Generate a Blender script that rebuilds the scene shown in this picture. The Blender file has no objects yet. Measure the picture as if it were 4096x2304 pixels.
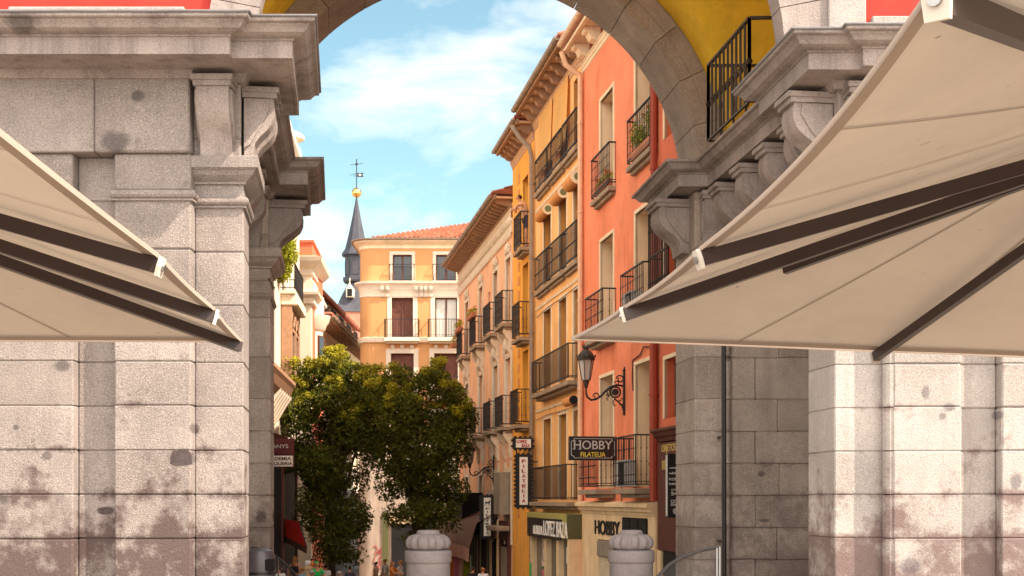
import bpy, bmesh, math, random
from mathutils import Vector, Matrix, noise
R = random.Random(7)
sc = bpy.context.scene
COL = sc.collection
# calibration of the view: focal length and horizon in units of a 2576-wide picture
F, CX, HY, EYE = 3270.0, 1288.0, 1255.0, 1.65
def XD(u, D): return (u-CX)*D/F
def ZD(v, D): return EYE+(HY-v)*D/F
def PT(u, v, D): return Vector((XD(u, D), D, ZD(v, D)))

# ------------------------------------------------------------------ materials
MATS = {}
def node(nt, t, **k):
    n = nt.nodes.new(t)
    for a, b in k.items(): setattr(n, a, b)
    return n
def math_(nt, op, a, b=None, clamp=False):
    n = node(nt, 'ShaderNodeMath', operation=op, use_clamp=clamp)
    for i, x in enumerate((a, b)):
        if x is None: continue
        if isinstance(x, (int, float)): n.inputs[i].default_value = x
        else: nt.links.new(x, n.inputs[i])
    return n.outputs[0]
def noise_(nt, vec, scale, detail=4, rough=.6):
    n = node(nt, 'ShaderNodeTexNoise'); n.inputs['Scale'].default_value = scale
    n.inputs['Detail'].default_value = detail; n.inputs['Roughness'].default_value = rough
    nt.links.new(vec, n.inputs['Vector']); return n.outputs['Fac']
def ramp_(nt, fac, a, b):
    n = node(nt, 'ShaderNodeMapRange', clamp=True); nt.links.new(fac, n.inputs[0])
    n.inputs[1].default_value = a; n.inputs[2].default_value = b; return n.outputs[0]
def mix_(nt, fac, c1, c2, mode='MIX'):
    n = node(nt, 'ShaderNodeMix', data_type='RGBA', blend_type=mode)
    for i, x in ((0, fac), (6, c1), (7, c2)):
        if isinstance(x, (int, float)): n.inputs[i].default_value = x
        elif isinstance(x, (tuple, list)): n.inputs[i].default_value = (*x[:3], 1)
        else: nt.links.new(x, n.inputs[i])
    return n.outputs[2]
def scalevec(nt, v, s):
    n = node(nt, 'ShaderNodeVectorMath', operation='MULTIPLY'); nt.links.new(v, n.inputs[0]); n.inputs[1].default_value = s
    return n.outputs[0]
def M(name, col, rough=.8, var=.18, vscale=1.2, bump=.15, bscale=60, island=0., streak=0., streakcol=None,
      speck=0., sscale=160, metal=0., dirt=None, spots=None, trans=0., spec=.3, obj=False, spotcol=(.035,.028,.03), wave=None, fleck=0.):
    m = bpy.data.materials.new(name); m.use_nodes = True; nt = m.node_tree
    b = nt.nodes['Principled BSDF']; out = nt.nodes['Material Output']
    geo = node(nt, 'ShaderNodeNewGeometry'); pos = geo.outputs['Position']
    if obj: pos = node(nt, 'ShaderNodeTexCoord').outputs['Object']
    c = (*col, 1)
    dark = tuple(x*(1-var) for x in col); lite = tuple(min(1, x*(1+var)) for x in col)
    n1 = noise_(nt, pos, vscale, 6, .65)
    c = mix_(nt, ramp_(nt, n1, .3, .7), dark, lite)
    if island:
        r = geo.outputs['Random Per Island']
        c = mix_(nt, ramp_(nt, r, 0, 1), c, mix_(nt, 1., c, (1-island, 1-island*1.05, 1-island*1.1), 'MULTIPLY'))
    if speck:
        n2 = noise_(nt, pos, sscale, 2, .8)
        c = mix_(nt, math_(nt, 'MULTIPLY', ramp_(nt, n2, .5, .68), speck), c, tuple(x*.35 for x in col))
        n3 = noise_(nt, pos, sscale*.83, 2, .8)
        c = mix_(nt, math_(nt, 'MULTIPLY', ramp_(nt, n3, .54, .7), speck*.8), c, tuple(min(1, x*1.7) for x in col))
    if streak:
        v = scalevec(nt, pos, (3., 3., .22)); n4 = noise_(nt, v, 1.3, 5, .7)
        c = mix_(nt, math_(nt, 'MULTIPLY', ramp_(nt, n4, .48, .75), streak), c, streakcol or tuple(x*.45 for x in col))
    if streak >= .4 and not speck:               # repaired and faded patches of the coat
        n9 = noise_(nt, scalevec(nt, pos, (1., 1., .6)), .55, 4, .55)
        c = mix_(nt, math_(nt, 'MULTIPLY', ramp_(nt, n9, .53, .56), .28), c, tuple(min(1, x*1.12+.05) for x in col))
        n10 = noise_(nt, scalevec(nt, pos, (1., 1., 1.4)), 1.7, 8, .75)
        c = mix_(nt, math_(nt, 'MULTIPLY', ramp_(nt, n10, .60, .72), .45), c, tuple(x*.55 for x in col))
    if dirt:   # (z of clean stone, z of dirtiest stone, amount, colour)
        z1, z0, amt, dc = dirt
        sep = node(nt, 'ShaderNodeSeparateXYZ'); nt.links.new(pos, sep.inputs[0])
        h = ramp_(nt, sep.outputs[2], z1, z0)
        n5 = noise_(nt, pos, 2.1, 8, .72)
        fr = math_(nt, 'FRACT', math_(nt, 'MULTIPLY', math_(nt, 'SUBTRACT', sep.outputs[2], .2), 2.))
        jt = ramp_(nt, math_(nt, 'ABSOLUTE', math_(nt, 'SUBTRACT', fr, .5)), .36, .5)      # grime collects in the bed joints of the lower courses
        low = ramp_(nt, sep.outputs[2], 3.4, 2.6)
        f = ramp_(nt, math_(nt, 'ADD', math_(nt, 'ADD', n5, math_(nt, 'MULTIPLY', h, .24)), math_(nt, 'MULTIPLY', math_(nt, 'MULTIPLY', jt, low), .10)), .6, .74)
        c = mix_(nt, math_(nt, 'MULTIPLY', f, amt), c, dc)
    if spots:
        nz = noise_(nt, pos, 7, 6, .7)
        tot = None
        for (x, y, z, rx, rz) in spots:
            s = node(nt, 'ShaderNodeVectorMath', operation='SUBTRACT'); nt.links.new(pos, s.inputs[0]); s.inputs[1].default_value = (x, y, z)
            s2 = scalevec(nt, s.outputs[0], (1/rx, .6, 1/rz))
            l = node(nt, 'ShaderNodeVectorMath', operation='LENGTH'); nt.links.new(s2, l.inputs[0])
            f = ramp_(nt, math_(nt, 'ADD', l.outputs['Value'], math_(nt, 'MULTIPLY', nz, 1.5)), 1.95, 1.45)
            tot = f if tot is None else math_(nt, 'MAXIMUM', tot, f)
        c = mix_(nt, math_(nt, 'MULTIPLY', tot, .6), c, spotcol)
    if fleck:
        n6 = noise_(nt, scalevec(nt, pos, (7., 16., 16.)), 1.6, 2, .5)
        c = mix_(nt, math_(nt, 'MULTIPLY', ramp_(nt, n6, .735, .79), fleck), c, tuple(x*.35 for x in col))
        n7 = noise_(nt, pos, 1.1, 5, .7)
        c = mix_(nt, math_(nt, 'MULTIPLY', ramp_(nt, n7, .5, .8), .35), c, tuple(x*.7 for x in col))
    nt.links.new(c, b.inputs['Base Color'])
    b.inputs['Roughness'].default_value = rough; b.inputs['Metallic'].default_value = metal
    b.inputs['Specular IOR Level'].default_value = spec
    if bump:
        bn = node(nt, 'ShaderNodeBump'); bn.inputs['Strength'].default_value = bump; bn.inputs['Distance'].default_value = .02
        hh = noise_(nt, pos, bscale, 5, .7)
        if wave:
            w = node(nt, 'ShaderNodeTexWave', bands_direction='Z'); w.inputs['Scale'].default_value = wave
            nt.links.new(pos, w.inputs['Vector']); hh = math_(nt, 'ADD', math_(nt, 'MULTIPLY', w.outputs['Fac'], 2.), hh)
        nt.links.new(hh, bn.inputs['Height']); nt.links.new(bn.outputs[0], b.inputs['Normal'])
    if trans:
        t = node(nt, 'ShaderNodeBsdfTranslucent'); nt.links.new(c, t.inputs[0])
        ms = node(nt, 'ShaderNodeMixShader'); ms.inputs[0].default_value = trans
        nt.links.new(b.outputs[0], ms.inputs[1]); nt.links.new(t.outputs[0], ms.inputs[2]); nt.links.new(ms.outputs[0], out.inputs[0])
    MATS[name] = m
    return m
GRAN_SPOTS_L = [(XD(118,14.6),14.5,ZD(1147,14.6),.06,.05),(XD(455,1.0)*14.6,14.55,ZD(1152,14.6),.15,.1),(XD(265,14.7),14.7,ZD(1285,14.7),.1,.045),
  (XD(490,14.7),14.7,ZD(1078,14.7),.04,.06),(XD(8,14.6),14.5,ZD(1258,14.6),.06,.06),(XD(62,13.9),13.95,ZD(66,13.9),.16,.09),(XD(285,14.5),14.45,ZD(355,14.5),.17,.12),
  (XD(345,14.5),14.45,ZD(238,14.5),.08,.06),(XD(155,14.6),14.55,ZD(920,14.6),.09,.06),(XD(655,20.1),20.1,ZD(1300,20.1),.09,.1),(XD(40,14.6),14.55,ZD(1075,14.6),.03,.03)]
GRAN_SPOTS_R = [(XD(2333,14.8),14.75,ZD(984,14.8),.05,.08),(XD(2392,14.8),14.75,ZD(1023,14.8),.07,.05),(XD(2375,14.8),14.75,ZD(1047,14.8),.04,.04),(XD(2293,14.8),14.75,ZD(1425,14.8),.12,.09),
  (XD(2510,14.95),14.9,ZD(1045,14.95),.045,.05),(XD(2560,14.8),14.75,ZD(1210,14.8),.07,.09),(XD(1918,20.2),20.2,ZD(1192,20.2),.06,.05),(XD(1925,20.2),20.2,ZD(1310,20.2),.08,.03),(XD(1830,20.2),20.2,ZD(900,20.2),.05,.05)]
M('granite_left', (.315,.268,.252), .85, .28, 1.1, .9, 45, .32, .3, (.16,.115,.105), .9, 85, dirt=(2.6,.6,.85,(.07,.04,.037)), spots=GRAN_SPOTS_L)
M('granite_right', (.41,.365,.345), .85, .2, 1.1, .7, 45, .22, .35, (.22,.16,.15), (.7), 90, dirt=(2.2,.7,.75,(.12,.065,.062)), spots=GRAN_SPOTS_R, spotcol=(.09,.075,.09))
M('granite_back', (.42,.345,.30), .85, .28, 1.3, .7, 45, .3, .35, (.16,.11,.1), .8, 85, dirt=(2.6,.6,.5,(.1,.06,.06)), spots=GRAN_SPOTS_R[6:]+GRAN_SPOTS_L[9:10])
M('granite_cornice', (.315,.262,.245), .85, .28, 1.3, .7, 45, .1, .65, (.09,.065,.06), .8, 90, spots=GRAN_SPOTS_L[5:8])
M('granite_bollard', (.205,.175,.175), .85, .2, 4, .5, 60, 0, .2, (.16,.13,.13), .7, 150, obj=True)
M('patch_stone', (.075,.055,.055), .9, .35, 9, .8, 40, 0, 0, None, .5, 120)
M('red_plaster', (.36,.032,.022), .85, .12, 2, .1, 60, 0, .2)
M('yellow_plaster', (.86,.55,.045), .85, .16, 1.0, .2, 30, 0, .35, (.45,.25,.03))
M('lead_dark', (.055,.05,.06), .6, .2, 3, .1)
M('lead', (.19,.18,.19), .6, .2, 3, .1)
M('iron', (.018,.014,.014), .55, .3, 8, .05, spec=.4)
M('iron_worn', (.05,.035,.028), .6, .4, 9, .1, spec=.4)
M('canvas', (.50,.42,.35), .9, .06, 2.5, .35, 5, 0, .0, trans=.12, spec=.05, fleck=.75)
M('canvas_seam', (.40,.335,.28), .9, .06, 2, .06, 300, trans=.12, spec=.05)
M('canvas_hem', (.40,.32,.27), .9, .06, 2, .06, 300, trans=.15, spec=.05)
M('pole_paint', (.045,.028,.026), .45, .15, 4, .02, spec=.4)
M('white_plastic', (.58,.52,.46), .5, .05, 4, .0)
M('steel', (.35,.35,.36), .3, .1, 4, .0, metal=1.)
M('salmon', (.78,.23,.11), .9, .16, .9, .12, 40, 0, .55, (.55,.13,.05))
M('coral', (.62,.15,.075), .9, .13, .9, .12, 40, 0, .35)
M('orange', (.84,.45,.17), .9, .14, .9, .12, 40, 0, .5, (.5,.22,.06))
M('bright_orange', (.84,.38,.06), .9, .14, .9, .1, 40, 0, .4)
M('pink', (.84,.47,.28), .9, .14, .9, .1, 40, 0, .5, (.55,.24,.12))
M('yellow_wall', (.52,.26,.105), .9, .08, .5, .1, 30, 0, .12)
M('cream', (.78,.60,.40), .85, .12, 1.5, .1, 50, 0, .3, (.4,.27,.16))
M('white_stucco', (.70,.58,.45), .85, .08, 1.5, .15, 30, 0, .2, (.5,.38,.28))
M('orange_shade', (.60,.27,.07), .9, .1, .9, .12, 40, 0, .2)  # for the reveals: the wall's orange with shade put into the colour
M('reveal', (.72,.52,.34), .9, .1, 1.5, .1, 40, 0, .2)
M('blind', (.56,.42,.28), .9, .12, 2.0, .3, 30, wave=22.)
M('shutter_brown', (.13,.045,.03), .7, .25, 3, .3, 30, wave=14.)
M('frame_brown', (.10,.035,.025), .6, .2, 3, .05)
M('frame_white', (.60,.50,.40), .6, .06, 3, .05)
M('glass', (.035,.04,.05), .08, .3, .7, 0, spec=.6)
M('dark', (.012,.010,.010), .9, .3, 2, 0)
M('curtain', (.66,.64,.58), .9, .08, 6, .1, 10, trans=.2)
M('canvas_orange', (.82,.47,.17), .9, .08, 2, .12, 12, trans=.25, spec=.05)
M('roll_orange', (.62,.26,.08), .9, .1, 3, .12, 40)
M('roll_green', (.16,.17,.08), .9, .1, 3, .12, 40)
M('tile', (.42,.135,.075), .85, .3, 3, .2, 30, .45, .2)
M('gutter', (.27,.20,.15), .55, .2, 4, .05)
M('gutter_cream', (.66,.45,.30), .6, .12, 4, .05)
M('pipe_red', (.36,.06,.03), .6, .15, 4, .05)
M('pipe_cream', (.68,.42,.26), .6, .12, 4, .05)
M('bracket_wood', (.34,.19,.11), .8, .2, 5, .1)
M('soffit', (.56,.34,.20), .85, .15, 2, .1)
M('stone_slab', (.30,.22,.15), .85, .2, 3, .2)
M('base_stone', (.42,.33,.26), .85, .2, 1.2, .2, 30, 0, .5, (.22,.15,.11))
M('olive', (.34,.30,.09), .6, .12, 2, .05)
M('olive_dark', (.10,.10,.04), .6, .12, 2, .05)
M('black_paint', (.013,.010,.012), .4, .2, 4, .0, spec=.5)
M('sign_white', (.78,.72,.64), .6, .06, 4, 0)
M('sign_ink', (.02,.017,.016), .6, .1, 4, 0)
M('sign_red', (.42,.03,.03), .6, .1, 4, 0)
M('sign_yellow', (.72,.60,.08), .6, .08, 4, 0)
M('sign_grey', (.55,.53,.50), .6, .08, 4, 0)
M('sign_gold', (.55,.38,.12), .6, .1, 4, 0)
M('sign_maroon', (.10,.018,.02), .5, .2, 4, 0)
M('maroon_wood', (.10,.03,.022), .6, .25, 4, .1)
M('shop_stone', (.70,.50,.29), .85, .14, 1.6, .15, 40, 0, .35, (.28,.17,.09))
M('shutter_metal', (.30,.25,.19), .5, .15, 3, .2, 30, metal=.3, wave=16.)
M('slats', (.62,.50,.34), .6, .1, 3, .6, 30, wave=9.)
M('slate', (.045,.045,.058), .55, .3, 1.2, .25, 8, 0, .15)
M('brick', (.44,.17,.115), .9, .2, 3, .2, 40)
M('gold', (.75,.48,.16), .25, .05, 4, 0, metal=1.)
M('awning_red', (.78,.06,.05), .8, .1, 3, .05, trans=.45)
M('awning_pale', (.62,.33,.26), .85, .1, 2, .05)
M('lamp_glass', (.72,.62,.55), .35, .05, 4, 0, trans=.3)
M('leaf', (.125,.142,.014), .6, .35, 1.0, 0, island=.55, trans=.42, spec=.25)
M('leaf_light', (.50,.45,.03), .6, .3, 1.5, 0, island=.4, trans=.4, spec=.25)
M('leaf_bright', (.40,.42,.03), .6, .3, 3, 0, island=.45, trans=.4, spec=.2)
M('flower_red', (.55,.03,.02), .7, .2, 5, 0, trans=.2)
M('flower_orange', (.72,.22,.02), .7, .2, 5, 0, trans=.2)
M('bark', (.09,.06,.04), .9, .3, 6, .4, 25)
M('terracotta', (.42,.15,.07), .8, .15, 5, .1)
M('bin_paint', (.075,.06,.07), .35, .2, 3, .03, spec=.5)
M('acrylic', (.055,.05,.055), .1, .1, 4, 0, spec=.6)
M('skin', (.56,.27,.16), .6, .08, 6, 0)
M('hair_dark', (.045,.018,.010), .6, .3, 20, .2)
M('hair_fair', (.38,.17,.05), .6, .3, 20, .2)
M('hair_grey', (.34,.30,.27), .6, .2, 20, .2)
M('cloth_white', (.74,.70,.68), .85, .06, 5, .05)
M('cloth_peach', (.70,.46,.30), .85, .06, 5, .05)
M('cloth_navy', (.05,.045,.07), .85, .15, 5, .05)
M('cloth_black', (.02,.016,.017), .85, .15, 5, .05)
M('cloth_green', (.02,.42,.10), .8, .1, 5, .05)
M('cloth_orange', (.70,.20,.02), .85, .1, 5, .05)
M('cloth_blue', (.20,.34,.42), .85, .1, 5, .05)
M('cloth_pink', (.62,.20,.26), .85, .1, 5, .05)
M('paving', (.28,.235,.19), .85, .2, .6, .3, 9, 0, 0, None, .4, 40)
M('graffiti', (.45,.04,.06), .7, .2, 6, 0)
# ------------------------------------------------------------------ mesh builder
WM = {}     # world matrix of each top-level thing
class MB:
    def __init__(s): s.v = []; s.f = []
    def add(s, vs, fs):
        o = len(s.v); s.v += [Vector(p) for p in vs]; s.f += [tuple(i+o for i in f) for f in fs]; return s
    def box(s, x0, x1, y0, y1, z0, z1, m=None):
        vs = [Vector((x, y, z)) for z in (z0, z1) for y in (y0, y1) for x in (x0, x1)]
        if m: vs = [m @ p for p in vs]
        return s.add(vs, [(0,2,3,1),(4,5,7,6),(0,1,5,4),(2,6,7,3),(0,4,6,2),(1,3,7,5)])
    def cbox(s, x0, x1, y0, y1, z0, z1, c=.012, m=None):   # box with chamfered edges
        bm = bmesh.new(); bmesh.ops.create_cube(bm, size=1)
        for v in bm.verts: v.co = Vector(((x0+x1)/2+v.co.x*(x1-x0), (y0+y1)/2+v.co.y*(y1-y0), (z0+z1)/2+v.co.z*(z1-z0)))
        bmesh.ops.bevel(bm, geom=bm.edges[:], offset=c, segments=1, affect='EDGES')
        vs = [(m @ v.co if m else v.co.copy()) for v in bm.verts]; bm.verts.index_update()
        s.add(vs, [tuple(v.index for v in f.verts) for f in bm.faces]); bm.free(); return s
    def prism(s, poly, a, b):                 # poly: 3D points, a/b: offset vectors
        n = len(poly); a = Vector(a); b = Vector(b)
        vs = [Vector(p)+a for p in poly]+[Vector(p)+b for p in poly]
        fs = [(i, (i+1) % n, n+(i+1) % n, n+i) for i in range(n)]+[tuple(range(n))[::-1], tuple(range(n, 2*n))]
        return s.add(vs, fs)
    def tube(s, pts, r, n=6, caps=True):
        pts = [Vector(p) for p in pts]; rs = r if isinstance(r, (list, tuple)) else [r]*len(pts)
        base = len(s.v); up = None
        for i, p in enumerate(pts):
            d = (pts[min(i+1, len(pts)-1)]-pts[max(i-1, 0)]).normalized()
            if up is None: up = Vector((0,0,1)) if abs(d.z) < .9 else Vector((1,0,0))
            a = d.cross(up); 
            if a.length < 1e-4: a = d.cross(Vector((0,1,0)))
            a.normalize(); b = a.cross(d).normalized(); up = b
            for k in range(n):
                t = 2*math.pi*(k+.5)/n; s.v.append(p+(a*math.cos(t)+b*math.sin(t))*rs[i])
        for i in range(len(pts)-1):
            for k in range(n):
                s.f.append((base+i*n+k, base+i*n+(k+1) % n, base+(i+1)*n+(k+1) % n, base+(i+1)*n+k))
        if caps:
            s.f.append(tuple(base+k for k in range(n))[::-1]); s.f.append(tuple(base+(len(pts)-1)*n+k for k in range(n)))
        return s
    def lathe(s, c, prof, n=24, rf=None):     # prof: (r, z)
        c = Vector(c); base = len(s.v)
        for (r, z) in prof:
            for k in range(n):
                t = 2*math.pi*k/n; rr = r*(rf(t, z) if rf else 1)
                s.v.append(c+Vector((rr*math.cos(t), rr*math.sin(t), z)))
        for i in range(len(prof)-1):
            for k in range(n):
                s.f.append((base+i*n+k, base+i*n+(k+1) % n, base+(i+1)*n+(k+1) % n, base+(i+1)*n+k))
        s.f.append(tuple(base+k for k in range(n))[::-1]); s.f.append(tuple(base+(len(prof)-1)*n+k for k in range(n)))
        return s
    def bar(s, a, b, w, h):                   # rectangular bar from a to b
        a = Vector(a); b = Vector(b); d = (b-a).normalized(); sd = d.cross(Vector((0,0,1)))
        if sd.length < 1e-3: sd = Vector((1,0,0))
        sd.normalize(); up = sd.cross(d).normalized()
        vs = [p+sd*(i*w/2)+up*(j*h/2) for p in (a, b) for (i, j) in ((-1,-1),(1,-1),(1,1),(-1,1))]
        return s.add(vs, [(0,1,2,3)[::-1],(4,5,6,7),(0,1,5,4),(1,2,6,5),(2,3,7,6),(3,0,4,7)])
    def sweep(s, path, prof, side=1):         # path: plan points, prof: (out, z); out is to the left of travel when side=1
        n = len(path); P2 = [Vector(p) for p in path]; offs = []
        for i in range(n):
            ns = []
            for j in (i-1, i):
                if 0 <= j < n-1:
                    d = (P2[j+1]-P2[j]).normalized(); ns.append(Vector((-d.y, d.x))*side)
            if len(ns) == 1: o = ns[0]
            else: o = (ns[0]+ns[1]); o = o/max(.2, o.dot(ns[0]))
            offs.append(o)
        base = len(s.v); k = len(prof)
        for i in range(n):
            for (o, z) in prof: s.v.append(Vector((P2[i].x+offs[i].x*o, P2[i].y+offs[i].y*o, z)))
        for i in range(n-1):
            for j in range(k-1):
                q = (base+i*k+j, base+(i+1)*k+j, base+(i+1)*k+j+1, base+i*k+j+1)
                s.f.append(q if side < 0 else q[::-1])
        s.f.append(tuple(base+j for j in range(k))); s.f.append(tuple(base+(n-1)*k+j for j in range(k))[::-1])
        return s
    def xf(s, m): s.v = [m @ p for p in s.v]; return s
    def build(s, name, mat, parent=None, world=False, smooth=False, fix=True):
        me = bpy.data.meshes.new(name)
        root = parent
        while root is not None and root.parent is not None: root = root.parent
        vs = s.v
        if world and root is not None:
            inv = WM[root.name].inverted(); vs = [inv @ p for p in vs]
        me.from_pydata([tuple(p) for p in vs], [], s.f); me.materials.append(MATS[mat] if isinstance(mat, str) else mat)
        if fix:
            bm = bmesh.new(); bm.from_mesh(me); bmesh.ops.recalc_face_normals(bm, faces=bm.faces); bm.to_mesh(me); bm.free()
        if smooth:
            for p in me.polygons: p.use_smooth = True
            if smooth != 2:
                try: me.set_sharp_from_angle(angle=math.radians(38))
                except Exception: pass
        o = bpy.data.objects.new(name, me); COL.objects.link(o)
        if parent is not None: o.parent = parent
        return o
def tag(o, label, cat, group=None, kind=None):
    if label: o['label'] = label
    if cat: o['category'] = cat
    if group: o['group'] = group
    if kind: o['kind'] = kind
    return o
def thing(name, label, cat, loc=(0,0,0), rz=0., group=None):
    o = bpy.data.objects.new(name, None); o.empty_display_size = .3; COL.objects.link(o)
    o.location = loc; o.rotation_euler = (0,0,rz); WM[o.name] = Matrix.Translation(loc) @ Matrix.Rotation(rz, 4, 'Z')
    return tag(o, label, cat, group)
def struct(o): o['kind'] = 'structure'; return o
def copy_tree(o, loc=None, rz=None, label=None):
    def cp(x, par):
        c = x.copy(); COL.objects.link(c)
        if par is not None: c.parent = par
        for ch in [k for k in list(COL.objects) if k.parent == x]: cp(ch, c)
        return c
    r = cp(o, None)
    if loc is not None: r.location = loc
    if rz is not None: r.rotation_euler[2] = rz
    if label: r['label'] = label
    WM[r.name] = Matrix.Translation(r.location) @ Matrix.Rotation(r.rotation_euler[2], 4, 'Z')
    return r
def text(name, s, W, H, mat, parent, org, right, depth=.012, world=True, bold=0.):
    cu = bpy.data.curves.new(name, 'FONT'); cu.body = s; cu.align_x = 'CENTER'; cu.offset = bold; cu.extrude = .0001
    ob = bpy.data.objects.new('tmp_text', cu); COL.objects.link(ob)
    dg = bpy.context.evaluated_depsgraph_get(); me = ob.evaluated_get(dg).to_mesh()
    vs = [v.co.copy() for v in me.vertices]; fs = [tuple(p.vertices) for p in me.polygons]
    ob.evaluated_get(dg).to_mesh_clear(); bpy.data.objects.remove(ob); bpy.data.curves.remove(cu)
    x0 = min(v.x for v in vs); x1 = max(v.x for v in vs); y0 = min(v.y for v in vs); y1 = max(v.y for v in vs)
    right = Vector(right).normalized(); up = Vector((0,0,1)); nrm = right.cross(up); org = Vector(org); m = MB()
    m.add([org+right*(((v.x-x0)/(x1-x0)-.5)*W)+up*(((v.y-y0)/(y1-y0)-.5)*H)+nrm*(depth if v.z > 0 else 0) for v in vs], fs)
    return m.build(name, mat, parent, world=world, fix=False)
def interp(f, n): return [f(i/(n-1)) for i in range(n)]

# ------------------------------------------------------------------ ground, sky, light, camera
def ground():
    ys = [-60,-20,0,10,17,20,24,28,32,36,38,44,50,60,80,120,200,400,900]
    def gz(y): 
        if y < 17: return 0
        if y < 38: return -2.0*(y-17)/21
        if y < 60: return -2.0-.6*(y-38)/22
        return -2.6
    xs = [-400,-120,-40,-15,-8,-4,0,4,8,15,40,120,400]
    m = MB(); vs = [(x, y, gz(y)) for y in ys for x in xs]; n = len(xs)
    m.add(vs, [(j*n+i, j*n+i+1, (j+1)*n+i+1, (j+1)*n+i) for j in range(len(ys)-1) for i in range(n-1)])
    struct(m.build('ground', 'paving'))
ground()
SUN_AZ, SUN_EL = math.radians(67), math.radians(47)      # from -Y (behind the viewer) round to +X (right)
sdir = Vector((math.sin(SUN_AZ)*math.cos(SUN_EL), -math.cos(SUN_AZ)*math.cos(SUN_EL), math.sin(SUN_EL)))
sl = bpy.data.lights.new('sun', 'SUN'); sl.energy = 3.4; sl.angle = math.radians(.5); sl.color = (1, .86, .70)
so = bpy.data.objects.new('sun', sl); COL.objects.link(so); so.rotation_euler = sdir.to_track_quat('Z', 'Y').to_euler(); so.location = (30,-20,40)
w = bpy.data.worlds.new('World'); sc.world = w; w.use_nodes = True
def sky():
    nt = w.node_tree; bg = nt.nodes['Background']
    st = node(nt, 'ShaderNodeTexSky', sky_type='NISHITA'); st.sun_disc = False; st.sun_elevation = SUN_EL
    st.sun_rotation = math.pi-SUN_AZ      # rotation 0 = +Y, clockwise seen from above
    st.air_density = 1.0; st.dust_density = .2; st.ozone_density = 1.6
    tc = node(nt, 'ShaderNodeTexCoord'); g = tc.outputs['Generated']
    d = node(nt, 'ShaderNodeVectorMath', operation='ADD'); 
    v = scalevec(nt, g, (1.6, 1., 3.6)); 
    nz = node(nt, 'ShaderNodeTexNoise'); nz.inputs['Scale'].default_value = 2.6; nz.inputs['Detail'].default_value = 3
    nt.links.new(v, nz.inputs['Vector'])
    sv = node(nt, 'ShaderNodeVectorMath', operation='SCALE'); nt.links.new(nz.outputs['Color'], sv.inputs[0]); sv.inputs['Scale'].default_value = .35
    nt.links.new(v, d.inputs[0]); nt.links.new(sv.outputs[0], d.inputs[1])
    n1 = noise_(nt, d.outputs[0], 3.1, 8, .58); 
    cl = ramp_(nt, n1, .46, .78)
    tint = mix_(nt, 1., st.outputs[0], (.74, .80, .62), 'MULTIPLY')
    sx = node(nt, 'ShaderNodeSeparateXYZ'); nt.links.new(g, sx.inputs[0])
    fill_bank = ramp_(nt, math_(nt, 'ADD', math_(nt, 'MULTIPLY', sx.outputs[1], -1.), math_(nt, 'MULTIPLY', n1, .5)), .25, .75)   # unseen bright clouds added behind the viewer as fill light
    cc = mix_(nt, fill_bank, (5.6, 5.1, 4.4), (11.6, 10.8, 9.7))
    c = mix_(nt, math_(nt, 'MULTIPLY', math_(nt, 'MAXIMUM', cl, fill_bank), .9), tint, cc)
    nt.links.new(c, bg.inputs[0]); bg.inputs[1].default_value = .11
sky()
cam = bpy.data.cameras.new('camera'); co = bpy.data.objects.new('camera', cam); COL.objects.link(co)
cam.sensor_width = 36; cam.lens = 36*F/2576; co.location = (0,0,EYE); co.rotation_euler = (math.pi/2,0,0)
cam.shift_y = (HY-1449/2)/2576; cam.clip_end = 3000; sc.camera = co
sc.view_settings.view_transform = 'Standard'; sc.view_settings.look = 'None'; sc.view_settings.exposure = 1.7; sc.view_settings.gamma = 1.0

# ------------------------------------------------------------------ the stone gateway of the square
gate = thing('stone_gateway', 'grey granite arched gateway with heavy cornice, consoles and yellow vault over the street entrance', 'gateway', (0,14.6,0))
COURSES = [-.3,.2,.7,1.2,1.7,2.2,2.7,3.2,3.85,4.46,5.03]
def courses(m, x0, x1, y0, y1, zs, c=.014, vj=None, far=None):
    for i in range(len(zs)-1):
        xs = [x0, x1]
        if vj:
            k = vj[i % len(vj)]; xs = [x0]+[x0+(x1-x0)*q for q in k]+[x1]
        for a, b in zip(xs[:-1], xs[1:]):
            j = R.uniform(-.005, .005); c = R.uniform(.010, .022)
            m.cbox(a+.0005, b-.0005, y0+j, y1, zs[i]+.0004, zs[i+1]-.0004, c)
KX = -.13                                     # the passage runs slightly to the left as it goes in
def jamb(m, A, B, depth, zs, side):           # skewed block courses: front from A to B, going back along the passage
    for i in range(len(zs)-1):
        j = R.uniform(-.003, .003)
        poly = [(A[0], A[1]+j, zs[i]+.0004), (B[0], B[1]+j, zs[i]+.0004), (B[0]+KX*depth, B[1]+depth, zs[i]+.0004), (A[0]+KX*depth, A[1]+depth, zs[i]+.0004)]
        b = MB(); b.prism(poly, (0,0,0), (0,0,zs[i+1]-zs[i]-.0008))
        bm = bmesh.new(); vv = [bm.verts.new(p) for p in b.v]; [bm.faces.new([vv[k] for k in f]) for f in b.f]
        bmesh.ops.recalc_face_normals(bm, faces=bm.faces)
        bmesh.ops.bevel(bm, geom=bm.edges[:], offset=.014, segments=1, affect='EDGES'); bm.verts.index_update()
        m.add([v.co.copy() for v in bm.verts], [tuple(v.index for v in f.verts) for f in bm.faces]); bm.free()
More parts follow.
